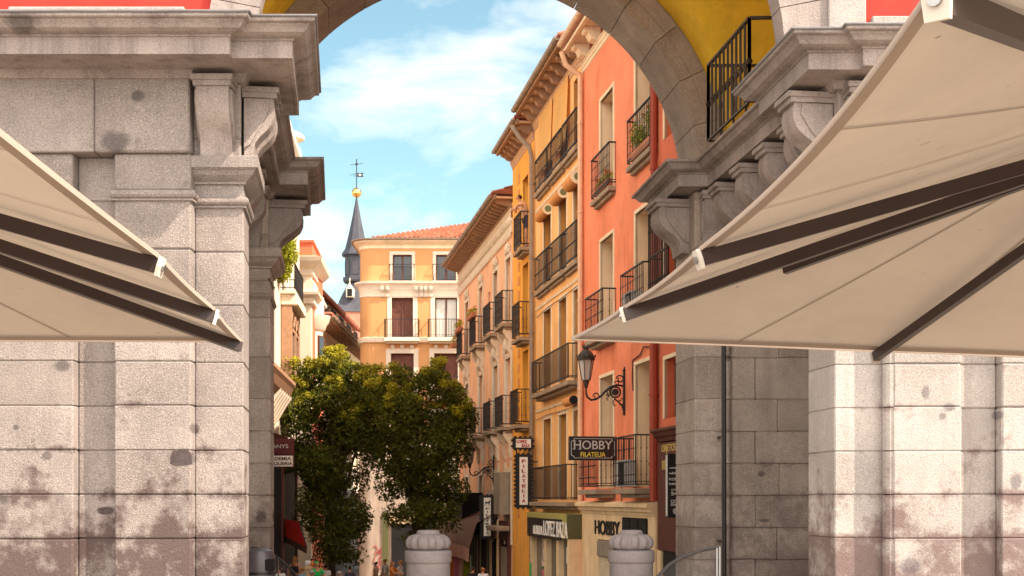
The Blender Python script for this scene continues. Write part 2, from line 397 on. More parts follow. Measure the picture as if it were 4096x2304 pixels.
# left front pier: strips A | recess | B | C (the jamb)
Lc, Lb, La = -3.055, -3.607, -4.465
m = MB(); ZS = COURSES
courses(m, -10.5, -4.93, 14.6, 15.6, ZS, vj=[(.5,),(.3,.7)])
courses(m, -4.93, -4.465, 14.77, 15.6, ZS)
courses(m, -4.465, -3.607, 14.6, 15.6, ZS)
jamb(m, (-3.607, 14.79), (Lc, 14.79), .85, ZS, 1)
m.box(-10.4, -3.25, 14.84, 15.5, -.3, 5.0)
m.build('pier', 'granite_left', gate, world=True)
for (u, v, y, rx, rz, sd_) in ((455,1152,14.596,.135,.10,3),(265,1285,14.766,.10,.045,9),(490,1078,14.786,.035,.055,4)):
    rr = random.Random(sd_); n = 9; cxp, czp = XD(u,y), ZD(v,y); m = MB()
    m.prism([(cxp+rx*math.copysign(abs(math.cos(a))**.6,math.cos(a))*rr.uniform(.8,1.05), y, czp+rz*math.copysign(abs(math.sin(a))**.6,math.sin(a))*rr.uniform(.8,1.05)) for a in [k*2*math.pi/n+.3 for k in range(n)]], (0,-.002,0), (0,.03,0))
    m.build('dark_stone_patch', 'patch_stone', gate, world=True)
# astragal rings and pilaster capital
m = MB()
def ring(m, path, z, r, side):
    m.sweep(path, [(-.02, z-r*1.5)]+[(r*.6, z-r*1.45), (r*.62, z-r*1.05)]+[(r*math.cos(a)*1.15+.006, z+r*math.sin(a)) for a in [math.radians(q) for q in (-75,-45,-15,15,45,75)]]+[(-.02, z+r)], side)
ring(m, [(-4.465,15.0),(-4.465,14.6),(-3.607,14.6),(-3.607,14.8)], 5.07, .05, -1)
ring(m, [(-3.607,14.79),(Lc,14.79),(Lc+KX*.85,15.64)], 5.03, .05, -1)
courses(m, -4.465, -3.607, 14.6, 15.6, [5.12, 5.53]); courses(m, -4.93, -4.465, 14.77, 15.6, [5.03, 5.53]); courses(m, -10.5, -4.93, 14.6, 15.6, [5.03, 5.53], vj=[(.5,)])
capprof = [(0,5.07),(0,5.22),(.03,5.225),(.03,5.25),(.06,5.27),(.11,5.31),(.14,5.36),(.155,5.365),(.155,5.37),(.175,5.38),(.175,5.50),(.165,5.515),(0,5.52)]
m.sweep([(-3.607,14.79),(Lc,14.79),(Lc+KX*.85,15.64),(Lc+KX*.85-.5,15.64)], capprof, -1)
m.build('capital', 'granite_left', gate, world=True)
# frieze blocks
m = MB(); FZ = [5.53, 6.42]
courses(m, -10.5, -3.607, 14.53, 15.6, FZ, vj=[(.14,.40,.655,.845)])
jamb(m, (-3.607,14.72), (Lc-.02,14.72), .9, [5.53,5.73,6.42], 1)
m.build('frieze', 'granite_left', gate, world=True)
# right front pier
Rc, Rb = 3.73, 4.30
m = MB()
jamb(m, (Rc,15.03), (Rb+.02,15.03), .85, ZS, -1)
courses(m, 4.36, 5.14, 14.86, 15.8, ZS)
courses(m, 5.14, 5.60, 15.03, 15.8, ZS)
courses(m, 5.60, 11, 14.86, 15.8, ZS, vj=[(.5,),(.3,.7)])
for i in range(len(ZS)-1): m.tube([(4.345,14.955,ZS[i]+.006),(4.345,14.955,ZS[i+1]-.006)], .085, 12)
m.box(3.95, 10.9, 15.1, 15.7, -.3, 5.)
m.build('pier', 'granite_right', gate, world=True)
m = MB()
ring(m, [(5.14,15.3),(5.14,14.86),(4.34,14.86),(4.34,15.0)], 5.07, .05, 1)
m.sweep([(4.34,15.03),(Rc,15.03),(Rc+KX*.85,15.88),(Rc+.5,15.88)], capprof, 1)
courses(m, 4.36, 11, 14.84, 15.8, [5.12,5.53], vj=[(.2,.5)])
m.build('capital', 'granite_cornice', gate, world=True)
m = MB(); courses(m, 4.34, 11, 14.79, 15.8, FZ, vj=[(.2,.5,.75)]); jamb(m, (Rc+.02,14.96), (4.34,14.96), .9, [5.53,5.73,6.42], -1)
m.build('frieze', 'granite_cornice', gate, world=True)
# back piers carrying the inner arch
BY, BD = 20.15, 1.15
m = MB()
jamb(m, (-4.55,BY), (-3.75,BY), BD, ZS, 1)
courses(m, -9.5, -4.57, BY+.12, BY+1.1, ZS, vj=[(.6,)])
m.sweep([(-4.55,BY),(-3.75,BY),(-3.75+KX*BD,BY+BD),(-4.6,BY+BD)], [(o*1.0, z) for o, z in capprof], -1)
ring(m, [(-4.55,BY),(-3.75,BY),(-3.75+KX*BD,BY+BD)], 4.80, .035, -1)
jamb(m, (-4.55,BY), (-3.78,BY), BD, [5.03,5.75,6.42], 1)
m.build('inner_pier', 'granite_back', gate, world=True)
m = MB(); BX = 2.83
jamb(m, (BX,BY), (3.30,BY), BD, ZS, -1)
for i in range(len(ZS)-1): m.tube([(3.34,BY+.1,ZS[i]+.006),(3.34,BY+.1,ZS[i+1]-.006)], .07, 10)
courses(m, 3.34, 9.5, BY+.12, BY+1.1, ZS, vj=[(.135,.4),(.075,.3),(.13,.45),(.075,.35)])
jamb(m, (BX,BY), (3.30,BY), BD, [5.03,5.53,6.42], -1)
courses(m, 3.34, 9.5, BY+.12, BY+1.1, [5.03,5.53,6.42])
m.build('inner_pier', 'granite_back', gate, world=True)
# cornice (one moulded course on each side)
def cornprof(O): return [(0,6.34),(.05,6.345),(.07,6.39),(.09,6.43),(O-.30,6.435),(O-.28,6.42),(O-.245,6.42),(O-.245,6.60),(O-.225,6.605),(O-.225,6.625),(O-.16,6.635),(O-.105,6.655),(O-.08,6.69),(O-.055,6.715),(O-.05,6.73),(O-.01,6.735),(O,6.745),(O,6.775),(0,6.80)]
# left, walking from the far left inwards then back along the passage (outside is on the right hand)
m = MB(); pl = [(-10.5,14.55),(-3.64,14.55),(-3.64,14.68),(Lc-.02,14.68),(Lc+KX*.9-.02,15.58),(-3.62,15.6),(-4.22,20.33),(-3.80,20.33),(-3.93,21.3),(-5.2,21.3)]
m.sweep(pl, cornprof(.86), -1); m.build('cornice', 'granite_cornice', gate, world=True)
m = MB(); m.sweep([(-10.5,14.55),(-3.64,14.55),(-3.64,14.68),(Lc-.02,14.68),(Lc+KX*.9-.02,15.58),(-3.62,15.6)], [(.8,6.78),(.875,6.775),(.885,6.785),(.885,6.797),(.3,6.85),(0,6.86)], -1)
m.build('lead_flashing', 'lead', gate, world=True)
pr = [(11,14.8),(4.36,14.8),(4.36,14.93),(Rc,14.93),(Rc-.1,15.75),(4.03,15.78),(3.42,20.33),(2.98,20.33),(2.86,21.3),(4.2,21.3)]
m = MB(); m.sweep(pr, cornprof(.74), 1); m.build('cornice', 'granite_cornice', gate, world=True)
m = MB(); m.sweep(pr[:6], [(.68,6.78),(.755,6.775),(.765,6.785),(.765,6.797),(.3,6.85),(0,6.86)], 1)
m.build('lead_flashing', 'lead', gate, world=True)
# walls of the passage behind the cornice, ceilings of the arcade
m = MB()
m.prism([(-3.62,15.6,0),(-4.22,20.4,0),(-9.5,20.4,0),(-9.5,15.6,0)], (0,0,5.6), (0,0,6.78))
m.prism([(4.03,15.8,0),(3.42,20.4,0),(9.5,20.4,0),(9.5,15.8,0)], (0,0,5.6), (0,0,6.78))
m.prism([(-9.6,14.9,0),(-9.6,21,0),(-9.4,21,0),(-9.4,14.9,0)], (0,0,-.3), (0,0,6)); m.prism([(9.6,14.9,0),(9.6,21,0),(9.4,21,0),(9.4,14.9,0)], (0,0,-.3), (0,0,6))
m.build('passage_wall', 'granite_back', gate, world=True)
# consoles
CP = [(0,6.24),(.50,6.24),(.52,6.16),(.515,6.05),(.47,5.95),(.38,5.87),(.27,5.80),(.19,5.73),(.15,5.64),(.14,5.52),(0,5.52)]
def console(px, py, dx, dy, wdt=.36, k=1., full=True):
    o = Vector((dx, dy, 0)).normalized(); t = Vector((-o.y, o.x, 0)); b = Vector((px, py, 0)); m = MB()
    m.prism([b+o*q*k+Vector((0,0,z)) for q, z in CP], t*(-wdt/2), t*(wdt/2))
    for (q, z0, z1, e) in ((.56,6.24,6.30,.03),(.60,6.30,6.36,.05)):
        bb = [b+o*(-.02)+t*(-wdt/2-e), b+o*q*k+t*(-wdt/2-e), b+o*q*k+t*(wdt/2+e), b+o*(-.02)+t*(wdt/2+e)]
        m.prism(bb, (0,0,z0), (0,0,z1))
    m.prism([b+o*q*k+Vector((0,0,z)) for q, z in [(0,6.22),(.40,6.22),(.42,6.1),(.30,5.93),(.18,5.80),(.10,5.7),(0,5.66)]], t*(-wdt/2-.03), t*(wdt/2+.03))
    m.build('console', 'granite_cornice', gate, world=True, smooth=1)
ud = Vector((1, .13)).normalized()
console(-3.33, 14.72, 0, -1, .36, .55)
for y in (15.0, 15.45): console(Lc+KX*(y-14.8), y, 1, .13, .26, .66)
for y in (16.5, 17.6, 18.7, 19.7): console(-3.62+KX*(y-15.6), y, 1, .13, .34, .8)
console(-3.78-.08, 20.75, 1, .13, .55, 1.0); console(-4.15, BY, 0, -1, .5, .55)
for y in (15.3,): console(Rc+KX*(y-15.), y, -1, -.13, .40, .9)
console(4.02, 14.97, 0, -1, .36, .55); console(4.75, 14.8, 0, -1, .4, .6); console(5.6, 14.8, 0, -1, .4, .6)
for y in (16.45, 17.45, 18.5, 19.6): console(4.03+KX*(y-15.8), y, -1, -.13, .36, .9)
console(BX-.07, 20.75, -1, -.13, .55, .95); console(3.2, BY, 0, -1, .5, .55)
# inner arch: voussoir ring
AC = Vector((-.55, BY, 6.67)); Ri, Ro = 3.46, 3.87
def ringarch(name, c, ri, ro, y0, y1, n, mat, a0, a1, skew=KX, gap=.0016):
    m = MB()
    for i in range(n):
        t0 = a0+(a1-a0)*i/n+gap; t1 = a0+(a1-a0)*(i+1)/n-gap; vs = []
        K = 5
        for y in (y0, y1):
            for k in range(K+1):
                t = t0+(t1-t0)*k/K
                for r in (ri, ro): vs.append((c.x+skew*(y-c.y)+r*math.cos(t), y, c.z+r*math.sin(t)))
        q = 2*(K+1); fs = []
        for k in range(K):
            a = 2*k; fs += [(a, a+1, a+3, a+2), (q+a, q+a+2, q+a+3, q+a+1), (a, a+2, q+a+2, q+a), (a+1, q+a+1, q+a+3, a+3)]
        fs += [(0, q, q+1, 1), (2*K, 2*K+1, q+2*K+1, q+2*K)]
        m.add(vs, fs)
    return m.build(name, mat, gate, world=True)
ringarch('inner_arch', AC, Ri, Ro, BY, BY+1.15, 15, 'granite_back', math.radians(1), math.radians(179))
ringarch('inner_arch', Vector((AC.x, BY-.02, AC.z)), Ri+.2, Ro-.005, BY-.02, BY, 15, 'granite_back', math.radians(1), math.radians(179))
# street side wall over the inner arch
def spandrel(name, c, r, y0, y1, zt, xl, xr, mat, skew=KX, zb=6.7):
    m = MB(); n = 48; vs = []
    for y in (y0, y1):
        sx = skew*(y-c.y)
        for k in range(n+1):
            t = math.pi*k/n; vs.append((c.x+sx+r*math.cos(t), y, c.z+r*math.sin(t)))
        for k in range(n+1):
            t = math.pi*k/n; x = c.x+sx+max(xl-c.x, min(xr-c.x, 40*math.cos(t))); z = min(zt, c.z+40*math.sin(t)); vs.append((x, y, max(z, c.z)))
    q = 2*(n+1); fs = []
    for k in range(n):
        fs += [(k, k+1, n+2+k, n+1+k), (q+k, q+n+1+k, q+n+2+k, q+k+1), (k, q+k, q+k+1, k+1)]
    m.add(vs, fs); return m.build(name, mat, gate, world=True)
spandrel('upper_wall', AC, Ro+.01, BY+.05, BY+1.1, 14, -9, 9, 'granite_back')
# yellow cross vault between the two arches
def vault():
    m = MB(); NA, ND = 72, 60; y0, y1 = 15.19, BY+.03; VR = 3.9; cb, rb, zb = 18.05, 1.62, 7.9
    vs = []
    for j in range(ND+1):
        y = y0+(y1-y0)*j/ND; cx = AC.x+KX*(y-BY)
        q = rb*rb-(y-cb)**2; hb = (zb-AC.z)+math.sqrt(q) if q > 0 else 0
        for i in range(NA+1):
            t = math.pi*i/NA; r = VR
            if hb > 0:
                s_ = max(1e-3, math.sin(t)); c_ = max(1e-3, abs(math.cos(t))); r = max(VR, min(hb/s_, 4.75/c_))
            vs.append((cx+r*math.cos(t), y, AC.z+r*math.sin(t)))
    m.add(vs, [(j*(NA+1)+i, j*(NA+1)+i+1, (j+1)*(NA+1)+i+1, (j+1)*(NA+1)+i) for j in range(ND) for i in range(NA)])
    o = m.build('vault', 'yellow_plaster', gate, world=True, smooth=1)
    m = MB()                                    # the thick masonry above the vault
    m.box(-9, 9, 15.7, 21.2, 13.6, 14.0); m.build('vault_roof', 'granite_back', gate, world=True)
vault()
# front arch and red front wall
FA = Vector((.09, 14.9, 6.70))
ringarch('front_arch', FA, 3.04, 3.6, 14.9, 15.2, 17, 'granite_cornice', math.radians(.5), math.radians(179.5))
spandrel('red_wall', FA, 3.61, 14.97, 15.19, 14, -10.5, 11, 'red_plaster')
m = MB()
m.cbox(-5.72, -3.72, 14.75, 15.2, 6.8, 7.24); m.build('stone_trim', 'granite_right', gate, world=True)
m = MB(); m.cbox(4.12, 11, 14.85, 15.2, 6.8, 7.17); m.build('stone_trim', 'granite_right', gate, world=True)
m = MB(); m.cbox(3.62, 4.05, 14.86, 15.2, 6.8, 8.6); m.build('stone_trim', 'granite_right', gate, world=True)
# iron railing standing on the cornice inside the passage
def railing(m, pts, h, sp, r, knobs=True, top=.05, low=.04, knobr=2.2, mid=None):
    pts = [Vector(p) for p in pts]; H = Vector((0,0,h))
    for a, b in zip(pts[:-1], pts[1:]):
        m.bar(a+H, b+H, top, top*.7); m.bar(a+Vector((0,0,low)), b+Vector((0,0,low)), top*.7, top*.5)
        if mid: m.bar(a+Vector((0,0,mid)), b+Vector((0,0,mid)), top*.6, top*.4)
        n = max(1, int((b-a).length/sp+.5))
        for i in range(n+1):
            p = a.lerp(b, i/n); 
            m.tube([p+Vector((0,0,low)), p+H], r*(1.35 if i in (0, n) else 1), 4, False)
            if knobs:
                for q in ((.5,) if knobs == 1 else (.25,.5,.75)):
                    c = p+Vector((0,0,h*q)); m.tube([c-Vector((0,0,r*2)), c, c+Vector((0,0,r*2))], [r, r*knobr, r], 5, False)
m = MB(); a = (4.3,17.25,6.9); b = (3.16,17.3,6.9); c = (2.9,19.2,6.9); d = (4.2,19.2,6.9)
railing(m, [b, a], 1.15, .38, .022, 1, .05); railing(m, [b, c], 1.15, .19, .022, 1, .05); railing(m, [c, d], 1.15, .19, .022, 1, .05)
m.build('balcony_railing', 'iron_worn', gate, world=True)
# fixed pipe against the inner pier
pole = MB(); pole.tube([(XD(1822,19.6),19.6,-.3),(XD(1820,19.6),19.6,5.2)], .037, 10)
for z in (1.0, 2.6, 4.2): pole.tube([(XD(1821,19.6),19.6,z),(XD(1821,19.6),20.2,z)], .02, 6)
tag(pole.build('pipe', 'black_paint', None), 'slim black metal pipe standing against the shaded inner right pier', 'pipe')

# ------------------------------------------------------------------ granite posts in the gateway
def bollard(x, y, label):
    t = thing('stone_post', label, 'post', (x, y, 0), 0, 'granite posts in the gateway')
    z0 = 1.08
    m = MB(); m.lathe((0,0,0), [(.01,-.1),(.335,-.1),(.335,.25),(.30,.27),(.285,.30),(.285,.60),(.29,.62),(.29,.80),(.305,.815),(.31,.83),(.31,z0-.13),(.305,z0-.115),(.27,z0-.105),(.01,z0-.10)], 40)
    m.build('shaft', 'granite_bollard', t, smooth=1)
    n = 12
    def gad(tt, z): return 1-.13*abs(math.cos(tt*n/2))**5*(1 if .02 < z-z0+.1 < .2 else .3)
    m = MB(); m.lathe((0,0,0), [(.01,z0-.11),(.23,z0-.105),(.265,z0-.09),(.293,z0-.06),(.302,z0-.02),(.298,z0+.02),(.28,z0+.055),(.25,z0+.08),(.21,z0+.097),(.16,z0+.104),(.01,z0+.108)], 120, gad)
    m.build('fluted_cap', 'granite_bollard', t, smooth=2)
    m = MB(); m.lathe((0,0,0), [(.01,z0+.10),(.155,z0+.10),(.158,z0+.115),(.15,z0+.135),(.138,z0+.15),(.12,z0+.157),(.01,z0+.158)], 32); m.build('knob', 'granite_bollard', t, smooth=1)
    return t
bo = bollard(XD(1077,17.2), 17.2, 'granite post with fluted cap in front of the right-hand tree')
copy_tree(bo, (XD(1588,17.25),17.25,0), .35, 'granite post with fluted cap in front of the beige roller-shuttered shop')

# ------------------------------------------------------------------ facades
class Fac:
    """A house front from plan point A to B (street side on the left of A->B); local x along it, y towards the street."""
    def __init__(s, name, label, cat, A, B, z0, z1, wall, depth=9., group=None):
        s.A = Vector(A); s.B = Vector(B); d = (s.B-s.A); s.W = d.length; s.d = d/s.W; s.n = Vector((-s.d.y, s.d.x))
        s.t = thing(name, label, cat, (A[0], A[1], 0), math.atan2(s.d.y, s.d.x), group); s.M = WM[s.t.name]
        s.z0, s.z1, s.wall, s.depth, s.ops = z0, z1, wall, depth, []
    def x(s, u, out=0.):                      # local x of the point seen at picture column u, on the plane 'out' before the wall
        k = (u-CX)/F; A = s.A+s.n*out
        return (k*A.y-A.x)/(s.d.x-k*s.d.y)
    def D(s, x, out=0.): return s.A.y+s.n.y*out+s.d.y*x
    def z(s, v, x, out=0.): return ZD(v, s.D(x, out))
    def w(s, x, y, z): return s.M @ Vector((x, y, z))
    def finish(s, reveal=.28, back=True, name='wall', rev_mat=None):
        xs = sorted(set([0., s.W]+[a for o in s.ops for a in o[:2]])); zs = sorted(set([s.z0, s.z1]+[a for o in s.ops for a in o[2:4]]))
        m = MB(); rv = m; rf = set()
        def inside(x, z): return any(o[0] < x < o[1] and o[2] < z < o[3] for o in s.ops)
        for a, b in zip(xs[:-1], xs[1:]):
            for c, e in zip(zs[:-1], zs[1:]):
                if not inside((a+b)/2, (c+e)/2): m.add([(a,0,c),(b,0,c),(b,0,e),(a,0,e)], [(0,1,2,3)[::-1]])
        for (a, b, c, e) in s.ops:
            q = -reveal; n0 = len(m.f)
            rv.add([(a,0,c),(b,0,c),(b,0,e),(a,0,e),(a,q,c),(b,q,c),(b,q,e),(a,q,e)], [(0,4,5,1),(1,5,6,2),(2,6,7,3),(3,7,4,0)]); rf |= set(range(n0, len(m.f)))
        dd = -s.depth
        if back:
            m.add([(0,0,s.z0),(0,dd,s.z0),(0,dd,s.z1),(0,0,s.z1),(s.W,0,s.z0),(s.W,dd,s.z0),(s.W,dd,s.z1),(s.W,0,s.z1)], [(0,1,2,3),(4,7,6,5),(1,5,6,2),(3,2,6,7)])
        o = m.build(name, s.wall, s.t, fix=False)
        if rev_mat:
            o.data.materials.append(MATS[rev_mat])
            for p in o.data.polygons: p.material_index = 1 if p.index in rf else 0
        return o
    def window(s, x0, x1, z0, z1, frame='frame_brown', pane='glass', sur=0., surm='cream', reveal=.28, leaf='pane', mul=1, cut=True, surd=.03):
        if cut: s.ops.append((x0, x1, z0, z1))
        y = -reveal+.01; f = MB(); t = .06
        f.box(x0, x0+t, y, y+.06, z0, z1); f.box(x1-t, x1, y, y+.06, z0, z1); f.box(x0+t, x1-t, y, y+.06, z1-t, z1); f.box(x0+t, x1-t, y, y+.06, z0, z0+t)
        xm = (x0+x1)/2
        if mul: f.box(xm-.045, xm+.045, y, y+.065, z0+t, z1-t)
        o = f.build('window', frame, s.t)
        g = MB(); g.box(x0+.02, x1-.02, y-.03, y+.02, z0+.02, z1-.02); g.build(leaf, pane, o)
        if sur:
            q = MB(); w_ = sur
            q.cbox(x0-w_, x0, -.05, surd, z0, z1, .008); q.cbox(x1, x1+w_, -.05, surd, z0, z1, .008); q.cbox(x0-w_, x1+w_, -.05, surd, z1, z1+w_, .008)
            q.build('surround', surm, o)
        return o
    def balcony(s, x0, x1, z, out=.35, h=1.05, sp=.12, slab='stone_slab', th=.12, knobs=2, r=.010, mid=None, iron='iron', lip=True):
        m = MB(); m.cbox(x0, x1, -.02, out+.03, z-th, z, .01)
        if lip: m.cbox(x0+.08, x1-.08, -.02, out*.7, z-th-.09, z-th-.002, .02)
        b = m.build('balcony', slab, s.t)
        m = MB(); railing(m, [(x0+.03,.0,z+.01),(x0+.03,out,z+.01),(x1-.03,out,z+.01),(x1-.03,0,z+.01)], h, sp, r, knobs, .045, .08, 2.0, mid)
        m.build('railing', iron, b); return b
    def eaves(s, z, out, nb, bh=.26, bw=.16, mat='bracket_wood', soff='soffit', gut='gutter', gr=.085, blen=None, gz=.12, mould='cream', cap=True):
        W = s.W; bl = blen or out-.12
        m = MB(); m.box(0, W, .0, out, z+bh, z+bh+.07); m.build('soffit', soff, s.t)
        for i in range(nb):
            x = W*(i+.5)/nb; m = MB()
            pr = [(0,z+.02),(0,z+bh),(bl,z+bh),(bl,z+bh-.09),(bl*.92,z+bh-.13),(bl*.72,z+bh-.16),(bl*.55,z+.06),(bl*.3,z+.02)]
            m.prism([(x-bw/2,a,b) for a, b in pr], (0,0,0), (bw,0,0)); m.build('bracket', mat, s.t)
        m = MB(); m.sweep([(0,0),(W,0)], [(.0,z-.22),(.03,z-.2),(.035,z-.12),(.06,z-.1),(.075,z-.03),(.10,z-.02),(.10,z+.015),(0,z+.015)], 1); m.build('moulding', mould, s.t)
        m = MB(); m.box(0, W, out-.10, out-.002, z+bh-.04, z+bh+.12); m.build('fascia', mat if gut == 'gutter' else mould, s.t)
        m = MB(); n = 10; zc = z+bh+gz; yc = out+gr*.7
        pr = [(yc+gr*math.cos(a), zc+gr*math.sin(a)) for a in [math.pi*(1+k/n) for k in range(n+1)]]+[(yc+gr*.85*math.cos(a), zc+gr*.85*math.sin(a)) for a in [math.pi*(2-k/n) for k in range(n+1)]]
        m.prism([(0,a,b) for a, b in pr], (0,0,0), (W,0,0))
        x = .4
        while x < W: m.box(x-.015, x+.015, yc-gr*1.05, yc+gr*1.06, zc-gr*1.06, zc-gr*.2); x += .9
        m.build('gutter', gut, s.t, smooth=1)
        return z+bh+.08
    def roof(s, zb, out, rise, run, tiles=True, mat='tile', over=.1, hipL=0., hipR=0.):
        m = MB(); W = s.W; sp = .24; n = int(W/sp); seg = 6
        if tiles:
            for i in range(n):
                x = (i+.5)*W/n; a0 = (hipL and min(1, x/hipL) or 1); a1 = (hipR and min(1, (W-x)/hipR) or 1); q = min(a0, a1)
                L = (run+out)*q; rows = max(1, int(L/.42))
                for k in range(rows):
                    y0 = out-L*k/rows; y1 = out-L*(k+1)/rows-.06; zz0 = zb+rise*(out-y0)/(run+out)+.03; zz1 = zb+rise*(out-y1)/(run+out)+.0
                    vs = []
                    rr = .085*R.uniform(.92,1.08); dx = R.uniform(-.012,.012)
                    for (yy, zz, r_) in ((y0, zz0, rr*1.1), (y1, zz1, rr*.9)):
                        for j in range(seg+1):
                            t = math.pi*j/seg; vs.append((x+dx+r_*math.cos(t), yy, zz+r_*math.sin(t)*.95))
                    m.add(vs, [(j, j+1, seg+2+j, seg+1+j) for j in range(seg)]+[tuple(range(seg+1))])
        y1 = -run
        m.add([(0,out,zb),(W,out,zb),(W-hipR,y1,zb+rise),(hipL,y1,zb+rise),(0,out-.01,zb-.06),(W,out-.01,zb-.06)], [(0,1,2,3),(0,4,5,1)])
        if not hipL: m.add([(0,out,zb),(0,y1,zb+rise),(0,y1,zb)], [(0,1,2)])
        if not hipR: m.add([(W,out,zb),(W,y1,zb+rise),(W,y1,zb)], [(0,1,2)])
        return m.build('roof', mat, s.t, fix=False)
    def pipe(s, x, z0, z1, r=.05, y=.08, mat='gutter', step=2.2, top=None):
        m = MB(); pts = [(x,y,z0),(x,y,z1)]
        if top: pts += top
        m.tube(pts, r, 8)
        z = z0+.8
        while z < z1: m.tube([(x,y,z-.03),(x,y,z+.03)], r*1.25, 8); z += step
        m.build('downpipe', mat, s.t, smooth=1)
def crenel(m, x0, x1, p, w_, za, zb, out):      # a toothed strip, one continuous moulding
    pts = [(x0, zb+.03)]; x = x0
    while x+p < x1: pts += [(x, za), (x+w_, za), (x+w_, zb), (x+p, zb)]; x += p
    pts += [(x, zb+.03)]; m.prism([(a, 0, b) for a, b in pts], (0,.052,0), (0,out,0))
XW = lambda D: .73+(42-D)*.1764                     # the line of the right-hand house fronts
def RP(D): return (XW(D), D)

# --- salmon house (right, near)
sa = Fac('salmon_house', 'salmon pink house with tall cream-framed balcony windows beside the wall lantern', 'house', RP(28.05), RP(35.25), -4, 13.35, 'salmon')
def lx(D, D0): return (D-D0)*1.0154
XAo = (lx(31.95,28.05), lx(33.25,28.05)); XBo = (lx(28.55,28.05), lx(29.95,28.05))
for i, (zf, zt) in enumerate(((9.33,11.8),(5.72,8.2),(1.92,4.72))):
    for (x0, x1) in (XBo, XAo):
        s_ = sa.window(x0, x1, zf, zt, 'frame_brown', 'blind', .09, 'cream', leaf='blind', mul=0, reveal=.40)
for (zf, outA, outB, h) in ((9.3,.17,.17,1.05),(5.68,.33,.33,1.1),(1.88,.5,.5,1.15)):
    sa.balcony(lx(31.72,28.05), lx(33.6,28.05), zf, outA, h, .14, mid=.14)
    sa.balcony(lx(28.18,28.05), lx(30.1,28.05), zf, outB, h, .14, mid=.14)
# ground floor: cream shop front
shop = [(lx(28.6,28.05), lx(31.2,28.05)), (lx(31.75,28.05), lx(33.2,28.05))]
sa.finish(.40, rev_mat='reveal')
m = MB(); x0, x1 = .02, sa.W-.02
zb = 1.28
m.cbox(x0, shop[0][0], .01, .10, -3, zb, .01); m.cbox(shop[0][1], shop[1][0], .01, .10, -3, zb, .01); m.cbox(shop[1][1], x1-.35, .01, .10, -3, zb, .01); m.cbox(shop[0][0]-.01, shop[1][1]+.01, .012, .095, .62, zb-.01, .01)
m.sweep([(x0,.0),(x1-.3,.0)], [(.0,1.25),(.12,1.27),(.14,1.34),(.20,1.36),(.22,1.44),(.30,1.46),(.30,1.54),(.27,1.56),(0,1.60)], 1)
m.build('shopfront', 'shop_stone', sa.t)
m = MB(); m.box(shop[1][0], shop[1][1], -.05, .06, -3, .18); m.build('roller_shutter', 'slats', sa.t)
m = MB(); m.cbox(shop[1][0]-.02, shop[1][1]+.02, -.05, .12, .2, .6, .02); m.build('lintel', 'shutter_metal', sa.t)
m = MB(); m.box(shop[0][0], shop[0][1], -.1, .03, -3, .61); m.build('shop_window', 'glass', sa.t)
for k in range(3):
    xa = shop[0][0]+.05+k*.72; m = MB(); m.cbox(xa, xa+.62, .098, .14, .70, 1.22, .01); m.build('vent_grille', 'dark', sa.t)
text('shop_lettering', 'HOBBY', sa.x(1498,.1)-sa.x(1560,.1), .36, 'sign_ink', sa.t, sa.w((sa.x(1498,.1)+sa.x(1560,.1))/2, .1, .93), -sa.d.to_3d(), .03, bold=.012)
sa.eaves(13.38, .55, 6, .36, .34, 'cream', 'cream', 'gutter_cream', .10, mould='cream', gz=.2)
sa.roof(13.85, .6, 2.2, 4.5, True)
xq = sa.W-.12
sa.pipe(xq, 1.4, 12.9, .07, .10, 'pipe_cream', 2.4, [(xq,.12,13.1),(xq,.5,13.35),(xq,.62,13.7)])
sa.pipe(.12, 5.8, 13., .075, .1, 'pipe_red'); sa.pipe(.1, 1.6, 5.72, .09, .11, 'pipe_red', 1.5); sa.pipe(.42-.55+.3, 2.2, 4.9, .04, .07, 'pipe_red', 1.2)
m = MB(); zt = 4.95
m.tube([sa_ for sa_ in [(XBo[0]-.05,.03,4.98),(XBo[0]+.6,.05,5.06),(XBo[0]+.9,.04,4.92),(XBo[1]+.15,.03,4.86),(XBo[1]+.2,.03,4.5),(XBo[1]+.14,.03,4.15)]], .018, 5)
m.build('cable', 'frame_brown', sa.t); m = MB(); m.tube([(lx(31.1,28.05),.03,2.95),(lx(31.05,28.05),.03,2.2),(lx(31.12,28.05),.03,1.6)], .014, 5)
m.build('cable', 'frame_brown', sa.t)
# --- coral house next to it (mostly hidden by the gateway)
cr = Fac('coral_house', 'coral red house half hidden behind the gateway with barred oriel and dark shop fascia', 'house', RP(21.9), RP(28.0), -4, 13.2, 'coral')
for zf, zt in ((9.3,11.8),(5.9,8.2),(3.35,4.6)):
    cr.window(cr.W-1.35, cr.W-.35, zf, zt, 'frame_brown', 'blind', .09, 'cream', leaf='blind', mul=0)
cr.finish(.22); cr.eaves(13.25, .5, 6, .3, .3, 'cream', 'cream', 'gutter_cream'); cr.roof(13.65, .55, 2.2, 4.5, False)
m = MB(); xg0, xg1 = cr.W-1.6, cr.W-.1
m.cbox(xg0, xg1, 0, .36, 5.52, 5.68, .02); m.cbox(xg0+.1, xg1-.1, 0, .25, 5.38, 5.518, .03); b_ = m.build('balcony', 'stone_slab', cr.t)
m = MB(); railing(m, [(xg0+.04,.0,5.68),(xg0+.04,.3,5.68),(xg1-.04,.3,5.68),(xg1-.04,0,5.68)], 2.2, .13, .014, 2, .05, .06, 2., 1.1); m.build('window_grille', 'iron', b_)
m = MB(); m.sweep([(cr.W-3,.0),(cr.W-.05,.0)], [(0,2.85),(.08,2.87),(.10,2.94),(.16,2.97),(.2,3.05),(.26,3.08),(.26,3.13),(0,3.17)], 1); m.build('shop_cornice', 'maroon_wood', cr.t)
m = MB(); m.cbox(cr.W-3, cr.W-.06, 0, .09, .55, 2.84, .02); fb = m.build('shop_fascia', 'maroon_wood', cr.t)
